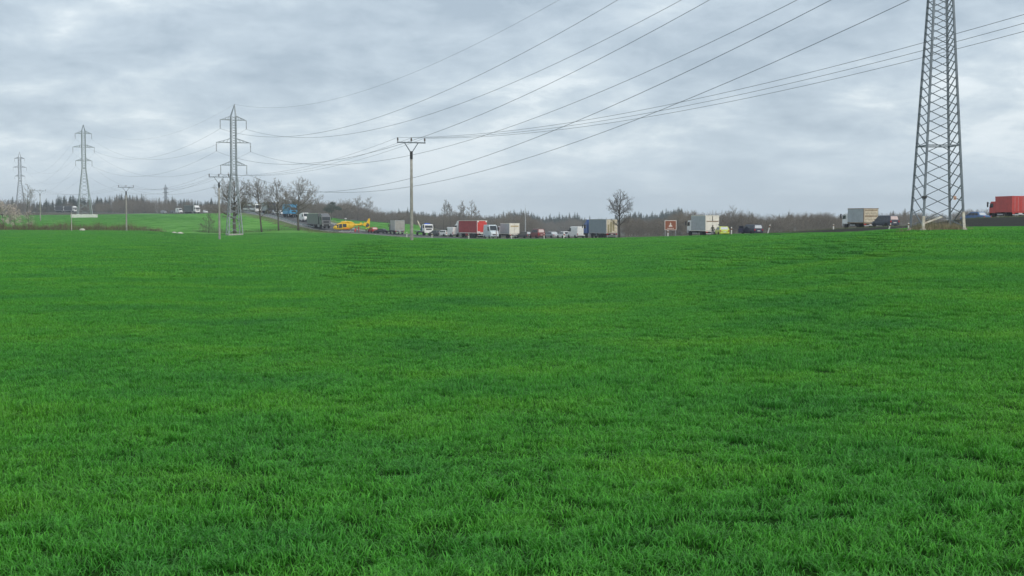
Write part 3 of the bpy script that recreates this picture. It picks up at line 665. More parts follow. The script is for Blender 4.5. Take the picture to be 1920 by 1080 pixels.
# white coach
loc, yaw = place(474, 520, 205); t = thing('coach', 'white coach with grey-green skirt between bare trees', 'bus', loc, yaw)
prof = [(-5.5, .45), (5.4, .45), (5.5, 1.2), (5.35, 2.9), (5.0, 3.3), (-5.4, 3.3), (-5.5, 3.0)]
MB().prism(prof, -1.25, 1.25).build('body', WHITE, t); MB().panel((5.49, -1.12, 1.45), (5.49, 1.12, 1.45), (5.37, 1.1, 2.85), (5.37, -1.1, 2.85), -.02).build('windshield', GLASS, t)
for s in (-1, 1):
    for k in range(6): MB().cbox(-5.0 + 1.65 * k, -5.0 + 1.65 * k + 1.55, s * 1.25 - .012, s * 1.25 + .012, 1.7, 2.7, .008).build('side_window', GLASS, t)
    MB().cbox(-5.2, 5.2, s * 1.25 - .014, s * 1.25 + .014, .5, 1.1, .008).build('skirt', mat('grey_green', (0.30, 0.36, 0.33), .6), t)
    for x in (3.4, -2.7): wheel(t, x, s * 1.12, .48, .30)
    MB().cbox(5.42, 5.53, s * .95 - .18, s * .95 + .18, .75, .95, .02).build('headlight', HEADL, t)
    MB().cbox(5.3, 5.5, s * 1.45 - .1, s * 1.45 + .1, 2.2, 2.8, .03).build('mirror', DARK, t)
car('tiny white car past the pylon on the hilltop road', 'car', 386, 610, 190, 4.4, 1.8, 1.5, WHITE, 'estate')
semi('white-fronted truck on the hilltop road left of the bare trees', 361, 635, 205, 12.5, 2.5, 3.9, WHITE, DGREY, DGREY, tl=9.6, cabH=3.1)
van('tiny white van on the hilltop road', 337, 655, 200, 5.2, 2.0, 2.6, WHITE)
car('tiny dark car ahead of the hilltop van', 'car', 326, 668, 200, 4.3, 1.8, 1.5, DGREY, 'hatch')
car('tiny pale car at the far end of the hilltop queue', 'car', 308, 690, 205, 4.4, 1.8, 1.5, SILV, 'estate')
semi('leading far white truck of the pair beyond the green slope', 134, 850, 208, 12.5, 2.5, 4.0, WHITE, DGREY, DGREY, tl=9.6, cabH=3.3)
semi('trailing far white truck of the pair beyond the green slope', 117, 872, 208, 12.5, 2.5, 4.0, WHITE, DGREY, DGREY, tl=9.6, cabH=3.3)
# cars by the helicopter
car('small dark red car near the hi-vis person', 'car', 699, 344, 20, 4.0, 1.7, 1.45, paint('car_red', (0.42, 0.03, 0.03)), 'hatch', PINK)
car('low black sports saloon on the road past the red car', 'car', 714, 342, 60, 4.3, 1.76, 1.2, mat('black_paint', (0.012, 0.012, 0.014), .3), 'sedan')

# ------------------------------------------------------------------ rescue helicopter, nose to the left
def helicopter(px, D, yaw):
    x = xp(px, D); t = thing('rescue_helicopter', 'yellow rescue helicopter with shrouded tail rotor landed on the road', 'helicopter', (x, D, rz(x, D)), yaw)
    def ring(x, hw, z0, z1, n=14):
        c = (z0 + z1) / 2; hh = (z1 - z0) / 2; out = []
        for k in range(n):
            a = 2 * math.pi * k / n; ca, sa = math.cos(a), math.sin(a)
            out.append((x, hw * math.copysign(abs(ca) ** .75, ca), c + hh * math.copysign(abs(sa) ** .75, sa)))
        return out
    st = [(3.55, .12, .95, 1.10), (3.4, .42, .78, 1.35), (3.0, .66, .62, 1.72), (2.4, .78, .52, 2.10), (1.6, .82, .48, 2.32), (.4, .82, .48, 2.36), (-.7, .80, .52, 2.34), (-1.5, .66, .75, 2.26), (-2.2, .42, 1.25, 2.15)]
    MB().loft([ring(*s) for s in st]).build('fuselage', YEL, t, True)
    st2 = [(-1.9, .34, 1.40, 2.12), (-3.0, .27, 1.55, 2.08), (-4.6, .22, 1.68, 2.10), (-5.7, .20, 1.72, 2.12)]
    MB().loft([ring(*s) for s in st2]).build('tail_boom', YEL, t, True)
    st3 = [(1.5, .20, 2.25, 2.42), (1.1, .46, 2.25, 2.72), (-.2, .52, 2.25, 2.82), (-1.5, .42, 2.15, 2.66), (-2.3, .20, 2.05, 2.30)]
    MB().loft([ring(*s) for s in st3]).build('engine_cowling', YEL, t, True)
    fin = MB().prism([(-5.1, 1.75), (-5.5, 2.2), (-5.95, 2.65), (-6.35, 3.45), (-6.75, 3.45), (-6.65, 2.2), (-6.55, 1.05), (-6.2, .95), (-5.6, 1.25)], -.13, .13).build('tail_fin', YEL, t)
    MB().lathe([(.02, -.145), (.50, -.145), (.50, .145), (.02, .145)], 20, 'y', (-6.02, 0, 1.72)).build('tail_rotor_duct', DARK, fin)
    for k in range(8):
        a = k * math.pi / 4; MB().beam((-6.02, .15, 1.72), (-6.02 + .47 * math.cos(a), .15, 1.72 + .47 * math.sin(a)), .05, .01).build('tail_rotor_blade', ALU, fin)
    MB().box(-4.9, -4.3, -1.3, 1.3, 1.86, 1.91).build('tailplane', YEL, t)
    for s in (-1, 1): MB().prism([(-5.0, 1.5), (-4.3, 1.55), (-4.5, 2.4), (-5.0, 2.4)], s * 1.3 - .02, s * 1.3 + .02).build('end_plate', YEL, t)
    wn = [[(3.30, .50, 1.10), (2.50, .79, 1.05), (2.30, .76, 2.00), (2.75, .62, 1.82)], [(2.38, .815, 1.05), (1.42, .845, 1.05), (1.42, .80, 2.08), (2.20, .79, 2.02)], [(1.25, .845, 1.25), (.2, .845, 1.25), (.2, .80, 2.08), (1.25, .80, 2.08)]]
    for q in wn:
        for s in (-1, 1): MB().panel(*[(a, s * (b + .02), c) for a, b, c in q], t=.02).build('side_window', GLASS, t)
    for s in (-1, 1): MB().panel((3.42, s * .05, 1.32), (3.25, s * .46, 1.30), (2.72, s * .56, 1.92), (2.78, s * .05, 1.97), t=.03).build('windshield', GLASS, t)
    for s in (-1, 1):
        MB().tube([(2.7, s * 1.0, .22), (2.3, s * 1.0, .07), (-1.6, s * 1.0, .07), (-1.8, s * 1.0, .12)], .06, 8).build('skid', ALU, t)
        for xx in (1.5, -.9): MB().tube([(xx, s * .5, .55), (xx, s * .85, .42), (xx, s * 1.0, .09)], .05, 6).build('skid_strut', ALU, t)
        MB().cbox(-.6, 1.0, s * .83 - .012, s * .83 + .012, .72, 1.02, .006).build('red_stripe', ORNG, t)
    MB().lathe([(.14, 2.75), (.12, 3.12), (.26, 3.16), (.26, 3.30), (.10, 3.38)], 10, 'z', (.1, 0, 0)).build('rotor_hub', ALU, t)
    MB().lathe([(.05, 3.38), (.34, 3.42), (.30, 3.52), (.05, 3.56)], 12, 'z', (.1, 0, 0)).build('hub_cap', WHITE, t)
    for k in range(4):
        a = R(20 + 90 * k); pts = []
        mb = MB(); rings = []
        for q in range(7):
            f = q / 6; r = .25 + 4.85 * f; z = 3.24 - .42 * f * f; wv = .14
            c, s_ = math.cos(a), math.sin(a); rings.append([(.1 + r * c - s_ * u, r * s_ + c * u, z + v) for u, v in ((-wv, 0), (0, .02), (wv, 0), (0, -.015))])
        mb.loft(rings).build('rotor_blade', DGREY, t)
helicopter(649, 346, R(180 + 30))

# ------------------------------------------------------------------ people
SKIN = mat('skin', (0.50, 0.30, 0.21), .6); HAIR = mat('hair', (0.05, 0.035, 0.025), .8)
def person(label, px, D, yaw, top, legs, pose='stand', vest=None, loc=None):
    x = xp(px, D); z = rz(x, D) if loc is None else loc
    t = thing('person', label, 'person', (x, D, z), yaw)
    c = pose == 'crouch'; hipz = .42 if c else .92; lean = .22 if c else .02
    J = {}; J['hip'] = Vector((-.12 if c else 0, 0, hipz)); J['chest'] = J['hip'] + Vector((lean, 0, .36)); J['neck'] = J['chest'] + Vector((lean * .6, 0, .18)); J['chin'] = J['neck'] + Vector((.02, 0, .09)); J['crown'] = J['chin'] + Vector((.02, 0, .17))
    E = []; rad = {'hip': .15, 'chest': .165, 'neck': .06, 'chin': .085, 'crown': .085}
    E += [('hip', 'chest', 'top'), ('chest', 'neck', 'top'), ('neck', 'chin', 'skin'), ('chin', 'crown', 'skin')]
    for s, n in ((-1, 'r'), (1, 'l')):
        J['sh' + n] = J['neck'] + Vector((0, s * .185, -.06)); rad['sh' + n] = .065
        if c: el = J['sh' + n] + Vector((.18, s * .05, -.22)); wr = el + Vector((.20, -s * .05, -.08))
        else: el = J['sh' + n] + Vector((-.02 + .05 * s, s * .08, -.29)); wr = el + Vector((.12 + .08 * s, -s * .02, -.22))
        J['el' + n] = el; J['wr' + n] = wr; rad['el' + n] = .048; rad['wr' + n] = .034
        hd = (wr - el).normalized(); J['ha' + n] = wr + hd * .09; rad['ha' + n] = .038
        J['th' + n] = J['hip'] + Vector((0, s * .10, -.04)); rad['th' + n] = .095
        kn = Vector((.26, s * .15, .46)) if c else Vector((.03 * s + .02, s * .11, .49)); an = Vector((-.02, s * .14, .09)) if c else Vector((.06 * s, s * .12, .09))
        J['kn' + n] = kn; J['an' + n] = an; J['to' + n] = an + Vector((.17, s * .02, -.055)); rad['kn' + n] = .065; rad['an' + n] = .045; rad['to' + n] = .04
        E += [('neck', 'sh' + n, 'top'), ('sh' + n, 'el' + n, 'top'), ('el' + n, 'wr' + n, 'top'), ('wr' + n, 'ha' + n, 'skin'), ('hip', 'th' + n, 'legs'), ('th' + n, 'kn' + n, 'legs'), ('kn' + n, 'an' + n, 'legs'), ('an' + n, 'to' + n, 'shoe')]
    names = list(J); me = bpy.data.meshes.new('tmp'); me.from_pydata([J[n] for n in names], [(names.index(a), names.index(b)) for a, b, _ in E], [])
    o = bpy.data.objects.new('tmp', me); COL.objects.link(o)
    sk = o.modifiers.new('skin', 'SKIN'); sk.use_smooth_shade = True
    for i, n in enumerate(names): me.skin_vertices[0].data[i].radius = (rad[n], rad[n]); me.skin_vertices[0].data[i].use_root = (n == 'hip')
    su = o.modifiers.new('sub', 'SUBSURF'); su.levels = 1; su.render_levels = 1
    dg = bpy.context.evaluated_depsgraph_get(); bme = bpy.data.meshes.new_from_object(o.evaluated_get(dg)); bpy.data.objects.remove(o)
    bm = bmesh.new(); bm.from_mesh(bme)
    for n in 'rl':                                   # five fingers on each hand
        hd = (J['ha' + n] - J['wr' + n]).normalized(); sd_ = Vector((-hd.z, 0, hd.x)).normalized()
        for q in range(5):
            p0 = J['ha' + n] + sd_ * (.012 * (q - 2)) - hd * (.03 if q == 0 else 0); L = (.045, .062, .07, .064, .05)[q]
            p1 = p0 + hd * L * .6 + sd_ * (-.02 if q == 0 else 0); p2 = p1 + hd * L * .4 - Vector((0, 0, .012))
            mb = MB().tube([p0, p1, p2], [.009, .008, .006], 4); vs = [bm.verts.new(v) for v in mb.v]
            for f in mb.f: bm.faces.new([vs[i] for i in f])
    nose = MB().tube([J['chin'] + Vector((.09, 0, .10)), J['chin'] + Vector((.115, 0, .055))], [.008, .016], 5); vs = [bm.verts.new(v) for v in nose.v]
    for f in nose.f: bm.faces.new([vs[i] for i in f])
    mm = {'top': 0, 'legs': 1, 'skin': 2, 'shoe': 3}
    for f in bm.faces:
        p = f.calc_center_median(); best = None
        for a, b, k in E:
            A, B = J[a], J[b]; d = B - A; q = max(0, min(1, (p - A).dot(d) / d.length_squared)); r = (p - A - d * q).length / max(rad[a], rad[b])
            if best is None or r < best[0]: best = (r, k)
        f.material_index = mm[best[1]]; f.smooth = True
    bme.materials.clear()
    for m in (top, legs, SKIN, DARK): bme.materials.append(m)
    bm.to_mesh(bme); bm.free(); link('body', bme, t)
    h = MB().lathe([(.098, -.02), (.105, .04), (.09, .09), (.05, .125), (.005, .135)], 12).build('hair', HAIR, t, True); h.location = J['chin'] + Vector((-.005, 0, .10)); h.rotation_euler = (0, -.25, 0)
    for s in (-1, 1): MB().lathe([(.002, -.006), (.011, 0), (.002, .006)], 6, 'x').build('eye', DARK, t).location = J['crown'] + Vector((.085, s * .034, -.075))
    if vest:
        MB().loft([[(J[k].x + r * math.cos(a) * .95, r * 1.12 * math.sin(a), J[k].z + dz) for a in [2 * math.pi * i / 12 for i in range(12)]] for k, r, dz in (('hip', .185, .02), ('chest', .205, -.05), ('chest', .20, .08))], cap=False).build('vest', vest, t)
    return t
NV = mat('navy_cloth', (0.03, 0.035, 0.05), .9); RDJ = mat('red_jacket', (0.55, 0.05, 0.04), .8); HV = mat('hivis', (0.62, 0.80, 0.06), .8)
person('crouching person in red jacket and trousers under the helicopter tail', 666, 343, R(60), RDJ, RDJ, 'crouch')
person('standing person in red jacket beside the helicopter tail fin', 673, 343, R(200), RDJ, RDJ)
person('person in yellow-green hi-vis vest and dark trousers', 687, 343, R(250), NV, NV, vest=HV)
person('person in dark olive clothes behind the white box truck', 1336, 218, R(80), mat('olive_cloth', (0.055, 0.055, 0.035), .9), NV)
person('person in pale jacket next to the cream-backed box truck', 931, 299, R(200), mat('pale_cloth', (0.55, 0.47, 0.45), .9), mat('grey_cloth', (0.35, 0.34, 0.36), .9))

# ------------------------------------------------------------------ roadside furniture
def terr(px, D): x = xp(px, D); return (x, D, th(x, D))
WPOST = mat('post_white', (0.72, 0.72, 0.68), .6); BLK = mat('post_black', (0.02, 0.02, 0.02), .6)
def delineator(px, D, tilt, label, h=1.05, group=None):
    t = thing('delineator_post', label, 'roadside post', terr(px, D), R(-70), group); t.rotation_euler = (R(tilt[1]), R(tilt[0]), R(-70)) if tilt else t.rotation_euler
    MB().prism([(-.02, -.25), (.06, -.25), (.06, h - .06), (.02, h), (-.02, h - .02)], -.07, .07).build('post', WPOST, t)
    MB().prism([(-.024, h * .66), (.064, h * .66), (.064, h * .86), (-.024, h * .86)], -.074, .074).build('black_band', BLK, t)
    MB().box(.064, .07, -.03, .03, h * .70, h * .83).build('reflector', AMBER, t)
dl = 'white delineator post with black band on the verge before the queue'
for px, D in ((763, 318), (810, 310), (879, 299), (959, 284), (1020, 276), (1057, 270), (1252, 227), (1371, 206)): delineator(px, D, None, dl, 1.25, 'delineator posts along the verge')
delineator(1439, 196, (14, -9), 'leaning white delineator post beside the navy car', 1.35)
delineator(1665, 168, (14, -10), 'tilted white delineator post before the dark people carrier', 0.95)
delineator(1562, 186, None, 'small white delineator post ahead of the beige-backed truck', .7)
delineator(1702, 158, (6, 0), 'short white post by the foot of the tall pylon', .8)
# brown tourist sign
x, y, z = terr(1257, 233); t = thing('tourist_sign', 'brown tourist sign with white castle emblem on two legs', 'sign', (x, y, z), R(0))
SBR = mat('sign_brown', (0.26, 0.085, 0.04), .5, 0, .06); SWH = mat('sign_white', (0.72, 0.66, 0.60), .5, 0, .06)
zt = 3.05; zb_ = 1.35
MB().cbox(-1.03, 1.03, 0, .05, zb_, zt, .02).build('sign_border', SWH, t); MB().box(-.93, .93, -.006, .02, zb_ + .09, zt - .09).build('sign_face', SBR, t)
em = MB()
for q in ([(-.20, 1.95), (.20, 1.95), (.20, 2.25), (-.20, 2.25)], [(-.10, 2.25), (.10, 2.25), (.10, 2.48), (-.10, 2.48)], [(-.13, 2.48), (.13, 2.48), (0, 2.68)], [(-.30, 1.95), (-.20, 1.95), (-.20, 2.12), (-.30, 2.12)], [(.20, 1.95), (.30, 1.95), (.30, 2.12), (.20, 2.12)]): em.prism(q, -.012, -.004)
em.build('castle_emblem', SWH, t)
for k in range(9): MB().box(-.58 + .13 * k, -.58 + .13 * k + (.10 if k % 3 else .06), -.012, -.004, 1.58, 1.58 + (.16, .11, .13)[k % 3]).build('lettering', SWH, t)
for s in (-.92, .92): MB().tube([(s, .09, -.4), (s, .09, zt - .2)], .055, 8).build('leg', ALU, t)
# guard rail up the hill
g = thing('guard_rail', 'grey steel guard rail along the climbing road', 'guard rail', (0, 0, 0))
i0 = min(range(len(ROAD)), key=lambda i: abs(ROAD[i, 1] - 357)); i1 = min(range(len(ROAD)), key=lambda i: abs(ROAD[i, 1] - 560))
gp = [(ROAD[i, 0] - RN[i, 0] * -6.0, ROAD[i, 1] - RN[i, 1] * -6.0, ROAD[i, 2] + .12) for i in range(i0, i1)]
sgn = -1 if gp[0][1] > ROAD[i0, 1] else 1
gp = [(ROAD[i, 0] + RN[i, 0] * 6.1, ROAD[i, 1] + RN[i, 1] * 6.1, ROAD[i, 2] + .10) for i in range(i0, i1)]
if math.hypot(gp[0][0], gp[0][1]) > math.hypot(ROAD[i0, 0], ROAD[i0, 1]): gp = [(ROAD[i, 0] - RN[i, 0] * 6.1, ROAD[i, 1] - RN[i, 1] * 6.1, ROAD[i, 2] + .10) for i in range(i0, i1)]
g.location = gp[0]; o_ = Vector(gp[0]); gp = [Vector(p) - o_ for p in gp]
MB().loft([[p + Vector((0, 0, a)) + Vector((b, b * .4, 0)) for a, b in ((.42, 0), (.50, .05), (.58, 0), (.66, .05), (.74, 0), (.74, .09), (.42, .09))] for p in gp]).build('rail', STEEL, g)
pm_ = MB().box(-.05, .05, -.05, .05, -.5, .72).mesh('post', STEELD)
for p in gp[::1]:
    q = link('post', pm_, g); q.location = p + Vector((.12, .05, 0))
# white parapet at the foot of the distant pylon
t = thing('parapet', 'low white concrete parapet of blocks before the distant pylon', 'wall', terr(159, 540))
for k in range(9):
    hgt = 1.25 + .25 * random.random(); MB().cbox(-5.4 + 1.2 * k + .02, -5.4 + 1.2 * k + 1.18, -.22, .22, -.4, hgt, .05).build('concrete_block', WPOST, t)
# pale stones at the field edge
def rock(px, D, s, label):
    t = bmesh.new(); bmesh.ops.create_icosphere(t, subdivisions=2, radius=1)
    for v in t.verts: v.co = Vector((v.co.x * s[0], v.co.y * s[1], v.co.z * s[2])) * (1 + random.uniform(-.16, .16))
    me = bpy.data.meshes.new('boulder'); t.to_mesh(me); t.free(); me.materials.append(mat('pale_stone', (0.55, 0.53, 0.46), .9, 0, .2, 3))
    o = tag(link('boulder', me), label, 'stone'); x, y, z = terr(px, D); o.location = (x, y, z + s[2] * .55)
rock(155, 298, (.7, .45, .35), 'pale flat stone by the slender post and hedge'); rock(327, 302, (.55, .4, .3), 'smaller pale stone past the hedge end'); rock(338, 302, (.75, .4, .35), 'larger pale stone past the hedge end')
# ------------------------------------------------------------------ trees
def rvec(rg): 
    a = rg.uniform(0, 2 * math.pi); z = rg.uniform(-1, 1); q = math.sqrt(1 - z * z); return Vector((q * math.cos(a), q * math.sin(a), z))
def skeleton(seed, H, spread=1.0, levels=4, trunk=.30, kids=(11, 7, 5, 4), r0=.24, up=.10, minr=.012, split=0):
    """list of (level, points, radii) polylines of a bare tree; kids per full-length branch"""
    rg = random.Random(seed); out = []; Lr = [H, H * .46 * spread, H * .24 * spread, H * .13 * spread, H * .07 * spread]
    def grow(p, d, L, r, lv):
        n = (7, 5, 4, 3, 2)[lv]; pts = [p.copy()]; rad = [r]
        for k in range(n):
            d = (d + rvec(rg) * (.08, .20, .28, .3, .3)[lv] + Vector((0, 0, up if lv else .1))).normalized()
            p = p + d * L / n; pts.append(p.copy()); rad.append(max(minr, r * (1 - (.9 if lv else .86) * (k + 1) / n)))
        out.append((lv, pts, rad))
        if lv + 1 >= levels: return
        m = max(2, round(kids[lv] * min(1.3, L / Lr[lv])))
        for c in range(m):
            f = (trunk + (1 - trunk) * (c + rg.random() * .8) / m) if lv == 0 else (.18 + .82 * (c + rg.random() * .8) / m)
            f = min(f, .99); q = f * n; i = int(q); pp = pts[i].lerp(pts[i + 1], q - i); dd = (pts[i + 1] - pts[i]).normalized()
            side = dd.cross(rvec(rg)).normalized()
            if lv == 0: side = Vector((math.cos(c * 2.4 + seed), math.sin(c * 2.4 + seed), 0)); side = (side - dd * side.dot(dd)).normalized()
            g = (f - trunk) / (1 - trunk) if lv == 0 else f
            ang = rg.uniform(.95, 1.25) - .5 * g if lv == 0 else rg.uniform(.45, .95)
            nd = dd * math.cos(ang) + side * math.sin(ang)
            if lv == 0: nl = H * .46 * spread * (.85 + .6 * g if g < .25 else 1.0 - .95 * (g - .25)) * rg.uniform(.75, 1.15)
            else: nl = L * rg.uniform(.40, .66) * (1.15 - .55 * f)
            grow(pp, nd, nl, max(minr, rad[i] * (.58 if lv == 0 else .6)), lv + 1)
    grow(Vector((0, 0, -.2)), Vector((rg.uniform(-.06, .06), rg.uniform(-.06, .06), 1)), H, r0, 0)
    return out
def bare_tree(label, px, D, H, seed, spread=1.0, trunk=.30, group=None, lean=0, kids=(12, 8, 6, 4), mats=(BARK, TWIG), name='bare_tree', r0=.26, up=.09, minr=.014, levels=5, clumps=0):
    t = thing(name, label, 'tree', terr(px, D), random.random() * 6, group); sk = skeleton(seed, H, spread, levels, trunk, kids, r0, up, minr)
    a, b = MB(), MB()
    for lv, p, r in sk:
        if lv <= 1: a.tube(p, r, 7 if lv == 0 else 5)
        else: b.tube(p, r, 3, cap=False)
    a.build('trunk', mats[0], t, True); cr = b.build('crown', mats[1], t, False, False)
    if clumps:
        rg = random.Random(seed + 9); q = MB()
        tips = [p[-1] for lv, p, r in sk if lv == 2]
        for _ in range(clumps):
            c = rg.choice(tips)
            for k in range(160):
                d = rvec(rg) * rg.uniform(.1, .42); s = .07; e1, e2 = rvec(rg) * s, rvec(rg) * s; q.add([c + d, c + d + e1, c + d + e2], [(0, 1, 2)])
        q.build('mistletoe', mat('mistletoe', (0.075, 0.10, 0.04), .8), t, False, False)
    return t
DB = mat('dark_bark', (0.062, 0.055, 0.046), .95, 0, .2, 2); DT = mat('dark_twig', (0.085, 0.075, 0.062), .95)
bare_tree('lone bare roadside tree with upright leader beside the blue-cab truck', 1161, 262, 9.2, 11, .80, .24, kids=(17, 9, 7, 4), mats=(DB, DT), r0=.24, up=.09, minr=.014)
bare_tree('wide bare old tree right behind the field pylon', 441, 352, 14.0, 23, 1.12, .24, kids=(17, 10, 7, 4), r0=.50, minr=.02, clumps=4, mats=(BARK, TWIG))
bare_tree('tall narrow bare tree next to the white coach', 491, 350, 13.2, 31, 1.0, .30, kids=(17, 9, 7, 4), r0=.27, minr=.02, clumps=4, mats=(BARK, TWIG))
bare_tree('slim forked bare tree in front of the navy truck', 523, 350, 12.4, 47, .95, .30, kids=(16, 9, 7, 4), r0=.25, minr=.02, mats=(BARK, TWIG))
bare_tree('spreading bare tree with curved trunk by the bright blue truck', 560, 348, 12.2, 53, 1.15, .28, kids=(17, 10, 7, 4), r0=.32, minr=.02, clumps=3, mats=(BARK, TWIG))
bare_tree('small bare tree at the hedge corner near the slim utility pole', 392, 352, 5.2, 61, 1.0, .15, kids=(11, 7, 5, 3), r0=.12, minr=.02, levels=4)
bare_tree('small bare tree behind the faraway pylon foot', 52, 620, 14, 67, .8, .3, kids=(11, 7, 5, 3), r0=.25, minr=.04, levels=4)
for k, (px, H, sd) in enumerate(((832, 14.5, 71), (845, 14, 72), (858, 15, 73), (872, 14.5, 74), (884, 16, 75), (897, 13.5, 76))):
    bare_tree('tall thin bare tree rising over the brown wood behind the red truck', px, 640 + 6 * k, H, sd, .5, .45, group='tall bare trees over the brown wood', kids=(11, 7, 5, 3), r0=.22, minr=.05, levels=4)
for k, (px, sd) in enumerate(((671, 81), (690, 82))):
    bare_tree('bare tree topping the wood behind the helicopter', px, 700 + 10 * k, 12.5, sd, .9, .3, group='bare trees behind the helicopter', kids=(11, 7, 5, 3), r0=.22, minr=.05, levels=4)
# dark pine with a rounded crown
def leafy(mb, c, r, n, s, rg):
    for _ in range(n):
        d = rvec(rg) * (rg.random() ** .45); p = Vector(c) + Vector((d.x * r[0], d.y * r[1], d.z * r[2])); a, b = rvec(rg) * s, rvec(rg) * s
        mb.add([p - a, p + b, p + a * .6 - b * .5], [(0, 1, 2)])
t = thing('pine_tree', 'dark round-crowned pine behind the dark grey truck', 'tree', terr(622, 640)); rg = random.Random(5)
MB().tube([(0, 0, -.3), (.2, 0, 4), (.3, .1, 7.4)], [.28, .2, .08], 8).build('trunk', BARK, t); q = MB()
for c, r in (((0, 0, 6.0), (2.8, 2.6, 1.3)), ((-2.4, .5, 4.6), (2, 2, 1.2)), ((2.4, -.4, 5.2), (2.2, 2, .9)), ((3.9, 0, 4.6), (1.2, 1.2, .6)), ((.6, .3, 7.4), (1.4, 1.4, .8)), ((-.6, .3, 4.0), (2.2, 2, 1.3))): leafy(q, c, r, 420, .24, rg)
q.build('crown', mat('pine_needles', (0.035, 0.06, 0.035), .8), t, False, False)
# blossoming bush and scrub
BLOS = mat('blossom', (0.62, 0.52, 0.47), .8, 0, .2, 1)
for px, D, H, sd, lb in ((8, 318, 6.2, 91, 'pale pink blossoming bush at the hedge'), (30, 322, 5.0, 92, 'smaller pale blossoming bush next to the faraway pylon'), (54, 312, 4.2, 93, 'thorny half-bare bush before the faraway pylon')):
    t = thing('blossoming_bush', lb, 'bush', terr(px, D)); sk = skeleton(sd, H, 1.25, 4, .08, (12, 7, 5), .1, .08, .015); a, b, c = MB(), MB(), MB(); rg = random.Random(sd)
    for lv, p, r in sk:
        if lv <= 1: a.tube(p, r, 5)
        else:
            b.tube(p, r, 3, cap=False)
            if lv == 3: leafy(c, p[-1], (.3, .3, .3), 13 if sd < 93 else 2, .12, rg)
    a.build('stem', BARK, t); b.build('branches', TWIG, t, False, False); c.build('blossom', BLOS, t, False, False)
def scrub(mb, rg, x, y, h, n, s=.5):
    z = th(x, y)
    for _ in range(n):
        bx, by = x + rg.gauss(0, s), y + rg.gauss(0, s); d = Vector((rg.gauss(0, .35), rg.gauss(0, .35), 1)).normalized(); L = h * rg.uniform(.5, 1.1)
        p = Vector((bx, by, z - .05)); w = rvec(rg) * .018; m = p + d * L * .55; e_ = p + d * L + rvec(rg) * .2
        mb.add([p - w, p + w, m + w * .8, m - w * .8], [(0, 1, 2, 3)]); mb.add([m - w * .8, m + w * .8, e_], [(0, 1, 2)])
        for q in range(2):
            f = m + rvec(rg) * h * .3; mb.add([m - w * .5, m + w * .5, f], [(0, 1, 2)])
SCR = mat('dry_scrub', (0.17, 0.115, 0.07), .95, 0, .2, .6); SCG = mat('green_scrub', (0.12, 0.15, 0.055), .95, 0, .2, .8); DRY = mat('dry_grass', (0.30, 0.26, 0.155), .95, 0, .2, .8)
def scrub_row(name, label, cat, pts, h, n, m, step=.8, s=.5, kind=None):
    rg = random.Random(len(label)); mb = MB()
    for (u0, d0), (u1, d1) in zip(pts, pts[1:]):
        a = Vector((xp(u0, d0), d0)); b = Vector((xp(u1, d1), d1)); k = max(1, int((b - a).length / step))
        for i in range(k):
            p = a.lerp(b, i / k); gi = (i / k + pts.index((u0, d0))) / (len(pts) - 1); hh = h * (.75 + .35 * math.sin(i * .7) * math.sin(i * .23 + 1) + .2 * rg.random()) * (.35 + .65 * min(1, 9 * min(gi, 1 - gi))); scrub(mb, rg, p.x, p.y, hh, n, s)
    o = mb.build(name, m, None, False, False); return tag(o, label, cat, kind=kind)
scrub_row('hedge', 'low brown leafless hedge along the foot of the green slope', 'hedge', [(-120, 308), (120, 309), (308, 310)], 2.3, 46, SCR, .5, .6)
scrub_row('hedge', 'green-brown undergrowth below the bare trees', 'hedge', [(372, 356), (450, 354), (560, 348), (630, 338)], 1.1, 16, SCG, .8, .6)
scrub_row('hedge', 'taller bare scrub clump left of the field pylon', 'hedge', [(372, 358), (425, 357)], 3.0, 26, TWIG, .8, .8)
scrub_row('hedge', 'brown bramble strip in front of the parked helicopter', 'hedge', [(570, 340), (640, 332), (665, 330)], 0.9, 12, SCR, .9, .6)
# dry grass mound, shrub and stones at the foot of the tall pylon
rg = random.Random(3); mb = MB()
for _ in range(330):
    scrub(mb, rg, 29.6 + rg.gauss(.2, .85), 93 + rg.gauss(.1, .8), rg.uniform(.35, .85), 7, .1)
tag(mb.build('dry_grass_mound', DRY, None, False, False), 'mound of dry grass between the tall pylon legs', 'dry grass', kind='stuff')
scrub_row('shrub', 'leafless shrub inside the tall pylon base', 'shrub', [(1722, 95.5), (1752, 95.5)], 1.25, 26, SCG, .3, .3)
scrub_row('shrub', 'low brown shrub behind the right leg of the tall pylon', 'shrub', [(1786, 96.5), (1800, 96.5)], 1.1, 24, SCR, .3, .25)
# verge grass along the near edge of the road
rg = random.Random(12); mb = MB()
for i in range(0, len(ROAD)):
    if ROAD[i, 1] > 420 or ROAD[i, 1] < 120: continue
    for q in range(22):
        f = rg.random(); j = min(i + 1, len(ROAD) - 1); p = ROAD[i] * (1 - f) + ROAD[j] * f; s = rg.uniform(7.0, 10.5) * (1 if np.dot(RN[i], -ROAD[i, :2]) > 0 else -1)
        scrub(mb, rg, p[0] + RN[i, 0] * s, p[1] + RN[i, 1] * s, rg.uniform(.1, .3), 4, .35)
tag(mb.build('verge_grass', SCG, None, False, False), 'rough grass on the verge between crop and road', 'grass', kind='stuff')

